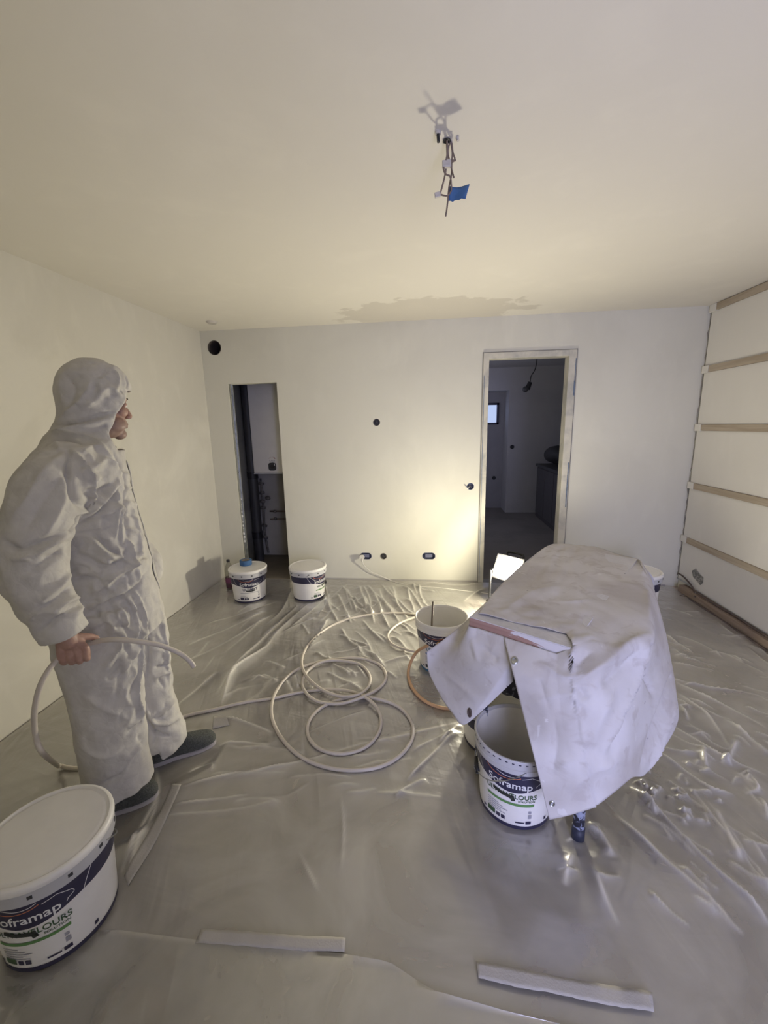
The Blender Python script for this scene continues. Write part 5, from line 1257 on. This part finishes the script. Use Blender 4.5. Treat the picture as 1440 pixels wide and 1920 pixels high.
def skin_mat():
    m, nt, p, N, L = mat_new('weathered_skin')
    tc = N.new('ShaderNodeTexCoord'); n = N.new('ShaderNodeTexNoise'); n.inputs['Scale'].default_value = 35; n.inputs['Detail'].default_value = 5; L.new(tc.outputs['Object'], n.inputs['Vector'])
    rp = N.new('ShaderNodeValToRGB'); L.new(n.outputs['Fac'], rp.inputs['Fac']); rp.color_ramp.elements[0].position = .3; rp.color_ramp.elements[1].position = .7
    rp.color_ramp.elements[0].color = (.33, .19, .15, 1); rp.color_ramp.elements[1].color = (.45, .28, .22, 1)
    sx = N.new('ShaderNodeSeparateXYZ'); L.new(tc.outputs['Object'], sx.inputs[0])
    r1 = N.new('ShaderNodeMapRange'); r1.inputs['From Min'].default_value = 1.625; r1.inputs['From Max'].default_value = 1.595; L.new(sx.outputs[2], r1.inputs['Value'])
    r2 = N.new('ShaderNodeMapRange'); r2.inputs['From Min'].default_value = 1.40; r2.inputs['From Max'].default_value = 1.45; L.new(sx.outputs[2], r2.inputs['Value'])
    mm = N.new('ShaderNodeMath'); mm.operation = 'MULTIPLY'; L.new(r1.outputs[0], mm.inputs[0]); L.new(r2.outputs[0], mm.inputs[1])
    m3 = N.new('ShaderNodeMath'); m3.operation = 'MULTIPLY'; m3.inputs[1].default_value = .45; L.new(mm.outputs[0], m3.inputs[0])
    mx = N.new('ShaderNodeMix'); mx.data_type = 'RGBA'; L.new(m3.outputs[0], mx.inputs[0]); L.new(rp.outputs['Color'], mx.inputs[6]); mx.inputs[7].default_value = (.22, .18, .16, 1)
    L.new(mx.outputs[2], p.inputs['Base Color']); p.inputs['Roughness'].default_value = .5; p.inputs['Subsurface Weight'].default_value = .08; p.inputs['Subsurface Radius'].default_value = (.01, .004, .002)
    b = N.new('ShaderNodeBump'); b.inputs['Strength'].default_value = .25; b.inputs['Distance'].default_value = .003; L.new(n.outputs['Fac'], b.inputs['Height']); L.new(b.outputs['Normal'], p.inputs['Normal'])
    return m
M_skin = skin_mat()
bm = bmesh.new()
for m_ in (body_me, head_me, hand_me): bm.from_mesh(m_)
me = bpy.data.meshes.new('body'); bm.to_mesh(me); bm.free(); to_world(me); shade(me, True)
body = link('body', me, M_skin, person)
M_eye = plain('eye_white', (.6, .58, .55), .2); M_brow = plain('dark_brow_hair', (.05, .04, .035), .9)
for k in (-1, 1):
    c_ = w_of([hp(.0885, .031*k, -.010)])[0]; e = MB().sphere(tuple(c_), .0115, seg=16).build('eye', M_eye, person, True)
    b = MB(); b.tube([tuple(w_of([hp(.101-.012*abs(j-1.5)*abs(j-1.5)*.15, (.014+.011*j)*k, .012+.002*math.sin(j))])[0]) for j in range(4)], [.002, .0035, .003, .0015], 8); b.build('eyebrow', M_brow, person, True)

# ---- coverall
SUIT_FOLDS = [
 ([(128, 840), (127, 888), (138, 932), (154, 952)], .010, -.020), ([(130, 842), (152, 868), (168, 895), (169, 932), (157, 955), (142, 966)], .010, .022), ([(146, 965), (143, 985), (128, 1000)], .008, -.018),
 ([(4, 1013), (30, 1028), (70, 1020), (125, 998)], .010, -.020), ([(20, 1050), (60, 1043), (95, 1022), (127, 1006)], .012, .016), ([(50, 1075), (90, 1050), (122, 1035)], .010, -.012),
 ([(15, 985), (50, 940), (80, 890), (120, 850)], .020, .010), ([(45, 1000), (75, 950), (118, 890)], .018, -.010), ([(85, 1005), (110, 960), (125, 920)], .014, .010),
 ([(70, 1130), (110, 1100), (130, 1075)], .012, .014), ([(60, 1150), (105, 1125), (135, 1098)], .010, -.014), ([(95, 1150), (125, 1128), (150, 1120)], .010, .014), ([(74, 1186), (100, 1165), (128, 1146), (150, 1132)], .008, -.014),
 ([(140, 990), (180, 966), (208, 938), (226, 908)], .010, -.018), ([(165, 968), (200, 936), (222, 906)], .010, .012), ([(165, 900), (185, 925), (205, 905)], .010, -.012), ([(172, 880), (198, 862), (225, 880)], .012, .012), ([(150, 850), (185, 838), (215, 870)], .014, .010),
 ([(130, 1002), (175, 996), (230, 986)], .004, -.005), ([(222, 895), (220, 950), (216, 1012)], .008, .012), ([(234, 900), (236, 955), (243, 1010)], .008, -.012), ([(229, 940), (226, 985), (232, 1020)], .006, .010), ([(248, 950), (258, 1000), (264, 1045)], .008, .010), ([(200, 960), (196, 990)], .010, -.008),
 ([(165, 1002), (190, 1028), (218, 1050)], .010, .014), ([(180, 1000), (205, 1030), (235, 1040)], .008, -.012), ([(150, 1040), (200, 1062), (240, 1046)], .012, -.012), ([(190, 1088), (236, 1068), (266, 1035)], .010, .016), ([(205, 1130), (248, 1108), (272, 1078)], .010, -.016), ([(130, 1086), (165, 1084), (200, 1092)], .010, -.012), ([(175, 1108), (200, 1096), (216, 1078)], .008, .012), ([(240, 1010), (250, 1040), (244, 1075)], .008, .012),
 ([(165, 1142), (200, 1122), (245, 1098)], .010, .014), ([(203, 1128), (218, 1160), (240, 1184)], .008, -.012), ([(212, 1122), (232, 1150), (238, 1175)], .007, .010), ([(245, 1125), (256, 1168), (250, 1205)], .008, .012), ([(258, 1115), (272, 1160), (270, 1200)], .008, .012), ([(170, 1180), (200, 1165), (222, 1190)], .010, .010),
 ([(262, 1150), (264, 1230), (256, 1300), (264, 1340), (246, 1362)], .008, .014), ([(225, 1264), (245, 1240), (262, 1214)], .008, .012), ([(192, 1256), (215, 1228), (236, 1190)], .008, .012), ([(200, 1275), (230, 1250)], .008, -.010), ([(150, 1300), (200, 1330), (245, 1350)], .018, .008), ([(240, 1375), (258, 1360), (266, 1350)], .007, -.014),
 ([(180, 1478), (230, 1450), (264, 1398)], .009, -.014), ([(225, 1462), (250, 1420), (266, 1388)], .008, .014), ([(150, 1400), (190, 1420), (230, 1405)], .016, .008),
 ([(300, 1140), (308, 1200), (318, 1285)], .008, .012), ([(290, 1252), (312, 1248), (325, 1240)], .007, -.012), ([(292, 1270), (310, 1262), (328, 1262)], .007, .012), ([(296, 1345), (320, 1320), (330, 1300)], .008, .014), ([(275, 1345), (290, 1372), (318, 1380)], .008, -.014), ([(272, 1320), (285, 1350), (310, 1358), (338, 1345)], .008, .014), ([(276, 1160), (280, 1220), (276, 1300)], .008, -.012),
 ([(92, 800), (128, 772), (158, 742), (172, 712)], .010, .012), ([(98, 796), (150, 790), (200, 776), (240, 762)], .008, -.016), ([(100, 812), (160, 796), (214, 784)], .010, .014), ([(232, 695), (241, 720), (238, 742)], .006, -.010), ([(185, 740), (205, 728), (228, 745)], .010, .012), ([(160, 765), (185, 745), (190, 720)], .012, .010), ([(215, 695), (222, 715), (214, 735)], .008, .010), ([(120, 700), (140, 730), (130, 760)], .016, -.008),
 ([(92, 806), (130, 812), (170, 822), (204, 846)], .006, .010), ([(90, 830), (120, 822), (160, 835)], .010, -.010), ([(200, 795), (185, 805), (160, 812)], .008, -.010), ([(212, 845), (226, 870), (236, 905)], .007, -.010)]
SUIT_FOLDS = [(p_, w_*.72, h_*1.15) for p_, w_, h_ in SUIT_FOLDS]
_rg = np.random.default_rng(21)
def crumple(n, xr, yr, ar, lr, wr, hr):
    for _ in range(n):
        x = _rg.uniform(*xr); y = _rg.uniform(*yr); a = math.radians(_rg.uniform(*ar)); l_ = _rg.uniform(*lr); bnd = _rg.uniform(-.25, .25)
        dx, dy = l_*math.cos(a), l_*math.sin(a); hh = _rg.uniform(*hr)*(1 if _rg.random() < .6 else -1)
        SUIT_FOLDS.append(([(x, y), (x+dx*.5-dy*bnd, y+dy*.5+dx*bnd), (x+dx, y+dy)], _rg.uniform(*wr), hh))
crumple(46, (150, 262), (880, 1060), (-75, 60), (18, 46), (.0045, .008), (.004, .010))
crumple(34, (165, 270), (1060, 1190), (30, 110), (18, 50), (.0045, .008), (.004, .010))
crumple(12, (215, 262), (1190, 1380), (50, 120), (18, 50), (.005, .008), (.004, .009))
crumple(14, (272, 325), (1130, 1370), (20, 130), (14, 40), (.0045, .007), (.004, .009))
crumple(22, (110, 235), (690, 770), (-60, 60), (14, 34), (.005, .008), (.003, .006))
crumple(12, (50, 145), (1040, 1170), (-60, 10), (20, 50), (.006, .010), (.004, .009))
crumple(10, (100, 200), (820, 900), (20, 100), (20, 46), (.006, .009), (.004, .008))
cv = Blob()
cv.loft([(1.555, -.165, .060, 0, .105, 0), (1.52, -.205, .062, 0, .165, 0), (1.47, -.240, .066, 0, .205, 0), (1.40, -.262, .070, 0, .225, 0), (1.30, -.268, .074, 0, .225, 0), (1.20, -.255, .086, 0, .22, 0), (1.10, -.245, .098, 0, .215, 0),
         (1.00, -.25, .108, -.004, .207, 0), (.92, -.262, .113, -.008, .203, 0), (.84, -.272, .118, -.008, .198, 0), (.76, -.262, .112, 0, .20, 0)])
cv.loft([(.90, -.27, .05, .10, .11, 0), (.78, -.272, .045, .105, .115, 0), (.66, -.258, .025, .105, .118, 0), (.52, -.250, .010, .105, .115, 0), (.38, -.250, .0, .105, .112, 0), (.24, -.252, -.008, .108, .112, 0), (.13, -.250, -.005, .11, .115, 0), (.06, -.240, -.005, .11, .11, 0)])
cv.loft([(.90, -.12, .115, -.09, .11, 0), (.78, -.10, .130, -.095, .115, 0), (.66, -.09, .138, -.10, .112, 0), (.50, -.085, .132, -.10, .108, 0), (.34, -.075, .126, -.098, .105, 0), (.22, -.07, .142, -.095, .108, 0), (.12, -.065, .158, -.092, .112, 0), (.02, -.055, .150, -.09, .105, 0)])
cv.tube([(-.11, .165, 1.425), (-.165, .225, 1.385), (-.205, .262, 1.29), (-.237, .278, 1.19), (-.240, .290, 1.10), (-.222, .300, 1.01), (-.204, .302, .945), (-.192, .302, .88)], [.108, .106, .100, .095, .090, .080, .070, .070], 24)
cv.tube([(-.09, -.165, 1.425), (-.07, -.235, 1.30), (-.03, -.262, 1.16), (.045, -.245, 1.03), (.088, -.20, .94), (.06, -.13, .87)], [.105, .094, .086, .080, .070, .06], 24)
cv.ell((-.002, 0, 1.702), (.132, .104, .136), None, 28)
cv.loft([(1.70, -.130, .122, 0, .103, 0), (1.65, -.134, .112, 0, .104, 0), (1.60, -.148, .092, 0, .108, 0), (1.555, -.178, .076, 0, .122, 0), (1.50, -.22, .068, 0, .15, 0)])
suit = cv.fuse(.0062, 8)
bm = bmesh.new(); bm.from_mesh(suit)
# face opening of the hood, cuffs and hems
op = []
for (x, y) in ((247, 735), (236, 745), (226, 762), (207, 779), (205, 795), (191, 812), (196, 830), (204, 838)):
    s_, t_, z_ = pp(x, y, .07); op.append((z_, s_*math.cos(HY)-t_*math.sin(HY)))
op.sort(); oz = [o_[0] for o_ in op]; os_ = [o_[1] for o_ in op]
kill = []
for v in bm.verts:
    s_, t_, z_ = v.co
    if oz[0]-.012 < z_ < oz[-1]+.004:
        sp_ = s_*math.cos(HY)-t_*math.sin(HY)
        if sp_ > np.interp(z_, oz, os_)+.004 and s_ > -.06: kill.append(v)
bmesh.ops.delete(bm, geom=kill, context='VERTS')
for v in bm.verts:
    if 1.66 < v.co.z < 1.80 and v.co.x > .085: v.co.x -= .45*(v.co.x-.085)*math.exp(-((v.co.z-1.70)/.035)**2)
def cut(region, co, no):
    vs = [v for v in bm.verts if region(v.co)]; st_ = set(vs)
    fs = [f for f in bm.faces if all(v in st_ for v in f.verts)]; es = list({e for f in fs for e in f.edges})
    bmesh.ops.bisect_plane(bm, geom=vs+es+fs, plane_co=co, plane_no=no, clear_outer=True, dist=1e-5)
cut(lambda c: c.z < .99 and c.z > .78 and c.y > .222 and c.x < -.10, (-.198, .302, .905), (.22, .05, -.97))
cut(lambda c: c.y > .0 and c.z < .25 and c.x < .03, (-.13, .11, .108), (.10, .10, -.99))
cut(lambda c: (c.y < .0 or c.x >= .03) and c.z < .2 and c.x > -.10, (.05, -.09, .075), (.30, 0, -.95))
for _ in range(24):
    be = [v for v in bm.verts if v.is_boundary]
    new = {}
    for v in be:
        nb = [e.other_vert(v) for e in v.link_edges if e.is_boundary]
        if len(nb) == 2: new[v] = v.co*.5+(nb[0].co+nb[1].co)*.25
    for v, c_ in new.items(): v.co = c_
bmesh.ops.delete(bm, geom=[v for v in bm.verts if not v.link_faces], context='VERTS')
me = bpy.data.meshes.new('coverall'); bm.normal_update(); bm.to_mesh(me); bm.free()
V = get_co(me); Nn = vnormals(me); E_ = edges_of(me)
# keep the tilted pattern: more slack along limbs, near elbow, cuff, knee and ankle
def slack(mid, d):
    z = mid[:, 2]; x = mid[:, 0]; y = mid[:, 1]
    g = 1.045+.0*z
    vert = np.abs(d[:, 2])
    arm = (y > .20)&(z < 1.40)
    g = np.where(arm, 1.035+.075*vert*np.exp(-((z-1.13)/.09)**2)+.09*vert*np.exp(-((z-.95)/.05)**2)+.02*vert, g)
    leg = z < .82
    g = np.where(leg, 1.03+.055*vert*np.exp(-((z-.12)/.10)**2)+.035*vert*np.exp(-((z-.42)/.10)**2)+.03*(1-vert), g)
    tor = (~arm)&(z > .82)&(z < 1.52)
    g = np.where(tor, 1.04+.05*vert*np.exp(-((z-1.03)/.12)**2)+.03*(1-vert)+.03*vert, g)
    calm = (y > .10)&(x < -.06)&(z < .78)&(z > .16)
    g = np.where(calm, 1+(g-1)*.35, g)
    calm2 = (y > .20)&(x < -.18)&(z > 1.0)
    g = np.where(calm2, 1+(g-1)*.5, g)
    g = np.where(z > 1.55, 1.03+.035*(x > .02), g)
    return g
orgS = ((CC[:2]-P0)@PU, -((CC[:2]-P0)@PV), CC[2])
_b = BVHTree.FromPolygons([tuple(v) for v in V], [tuple(p.vertices) for p in me.polygons])
V = fold_disp(V, Nn, _b, orgS, lambda d: (d[:2]@PU, -(d[:2]@PV), d[2]), SUIT_FOLDS)
set_co(me, V); Nn = vnormals(me)
V = buckle(V, E_, Nn, 1.05, 45, -.012, .012, kb=.40, seed=2, noise_amp=.005, aniso=lambda m_, d_: 1+(slack(m_, d_)-1)*2.4)
V = buckle(V, E_, Nn, 1.05, 90, -.014, .014, kb=.22, seed=3, noise_amp=.0015, aniso=lambda m_, d_: 1+(slack(m_, d_)-1)*1.3)
set_co(me, V)
cov_bvh = BVHTree.FromPolygons([tuple(v) for v in V], [tuple(p.vertices) for p in me.polygons])
to_world(me); shade(me, True)
cov = link('coverall', me, M_suit, person); md = cov.modifiers.new('s', 'SOLIDIFY'); md.thickness = .0022; md.offset = -1
# zip flap down the front
bm = bmesh.new(); rows = []
for z in np.linspace(1.50, .90, 46):
    row = []
    for t_ in (.040, .030, .018, .006, -.008):
        h, n_, _, _ = cov_bvh.ray_cast(Vector((.6, t_, z)), Vector((-1, 0, 0)))
        if h is None: h = Vector((.07, t_, z))
        row.append(np.array([h.x+.0035, t_+.002*math.sin(z*40), z]))
    rows.append(row)
Rr = np.array(rows)
for _ in range(4): Rr[1:-1, :, 0] = .5*Rr[1:-1, :, 0]+.25*(Rr[2:, :, 0]+Rr[:-2, :, 0])
pv = None
for row in Rr:
    vs = [bm.verts.new(tuple(w_of([p])[0])) for p in row]
    if pv:
        for k in range(4): bm.faces.new((pv[k], vs[k], vs[k+1], pv[k+1]))
    pv = vs
zf = link('zip_flap', bm_mesh(bm), M_suit, cov, True); md = zf.modifiers.new('s', 'SOLIDIFY'); md.thickness = .003; md.offset = 0

# ---- shoes
M_knit = plain('dark_grey_knit', (.085, .09, .085), .85, var=.35, scale=160, bump=.6, bscale=260)
M_sole = plain('pale_rubber_sole', (.33, .31, .32), .6)
M_toe = plain('worn_pale_toe', (.42, .42, .43), .7)
def shoe(heel, toe, label_toe=False):
    h = np.array(heel); t_ = np.array(toe); L_ = np.linalg.norm(t_-h); d = (t_-h)/L_; n_ = np.array([-d[1], d[0]])
    prof = [(0, .030, .085), (.04, .036, .098), (.18, .037, .102), (.32, .036, .090), (.45, .040, .074), (.60, .046, .064), (.75, .048, .055), (.88, .042, .044), (.96, .030, .032), (1.0, .010, .016)]
    P = catmull([np.array(p) for p in prof], 4)
    def build(zlo, f_h, sc, nm, mat):
        bm = bmesh.new(); rings = []
        for x, w_, hh in P:
            ring = []
            for k in range(20):
                a = 2*PI*k/20; ca, sa = math.cos(a), math.sin(a)
                lat = w_*sc*math.copysign(abs(ca)**.8, ca); up = f_h(x, hh)
                z = zlo+(up*max(0, sa)**.85 if sa > 0 else 0)
                c_ = h+d*(x*L_)+n_*lat; ring.append(bm.verts.new(tuple(w_of([(c_[0], c_[1], z)])[0])))
            rings.append(ring)
        for A, B in zip(rings, rings[1:]):
            for k in range(20): bm.faces.new((A[k], A[(k+1) % 20], B[(k+1) % 20], B[k]))
        bm.faces.new(rings[0]); bm.faces.new(rings[-1]); bmesh.ops.recalc_face_normals(bm, faces=bm.faces[:])
        me = bpy.data.meshes.new(nm); bm.to_mesh(me); bm.free(); shade(me, True, 60); return me
    up = link('shoe', build(.024, lambda x, hh: hh*1.08, 1.0, 'shoe', M_knit), M_knit, person); up['label'] = 'dark grey knitted shoe'
    link('sole', build(.004, lambda x, hh: .026+.006*math.sin(x*6), 1.07, 'sole', M_sole), M_sole, up)
shoe((-.275, .105), (.004, .120)); shoe((.0, -.075), (.282, -.060))
FOOT.append((PS(-.13, .11, 0)[0], PS(-.13, .11, 0)[1], .16)); FOOT.append((PS(.14, -.07, 0)[0], PS(.14, -.07, 0)[1], .15))
finish_film()
build_hoses()
build_tapes()
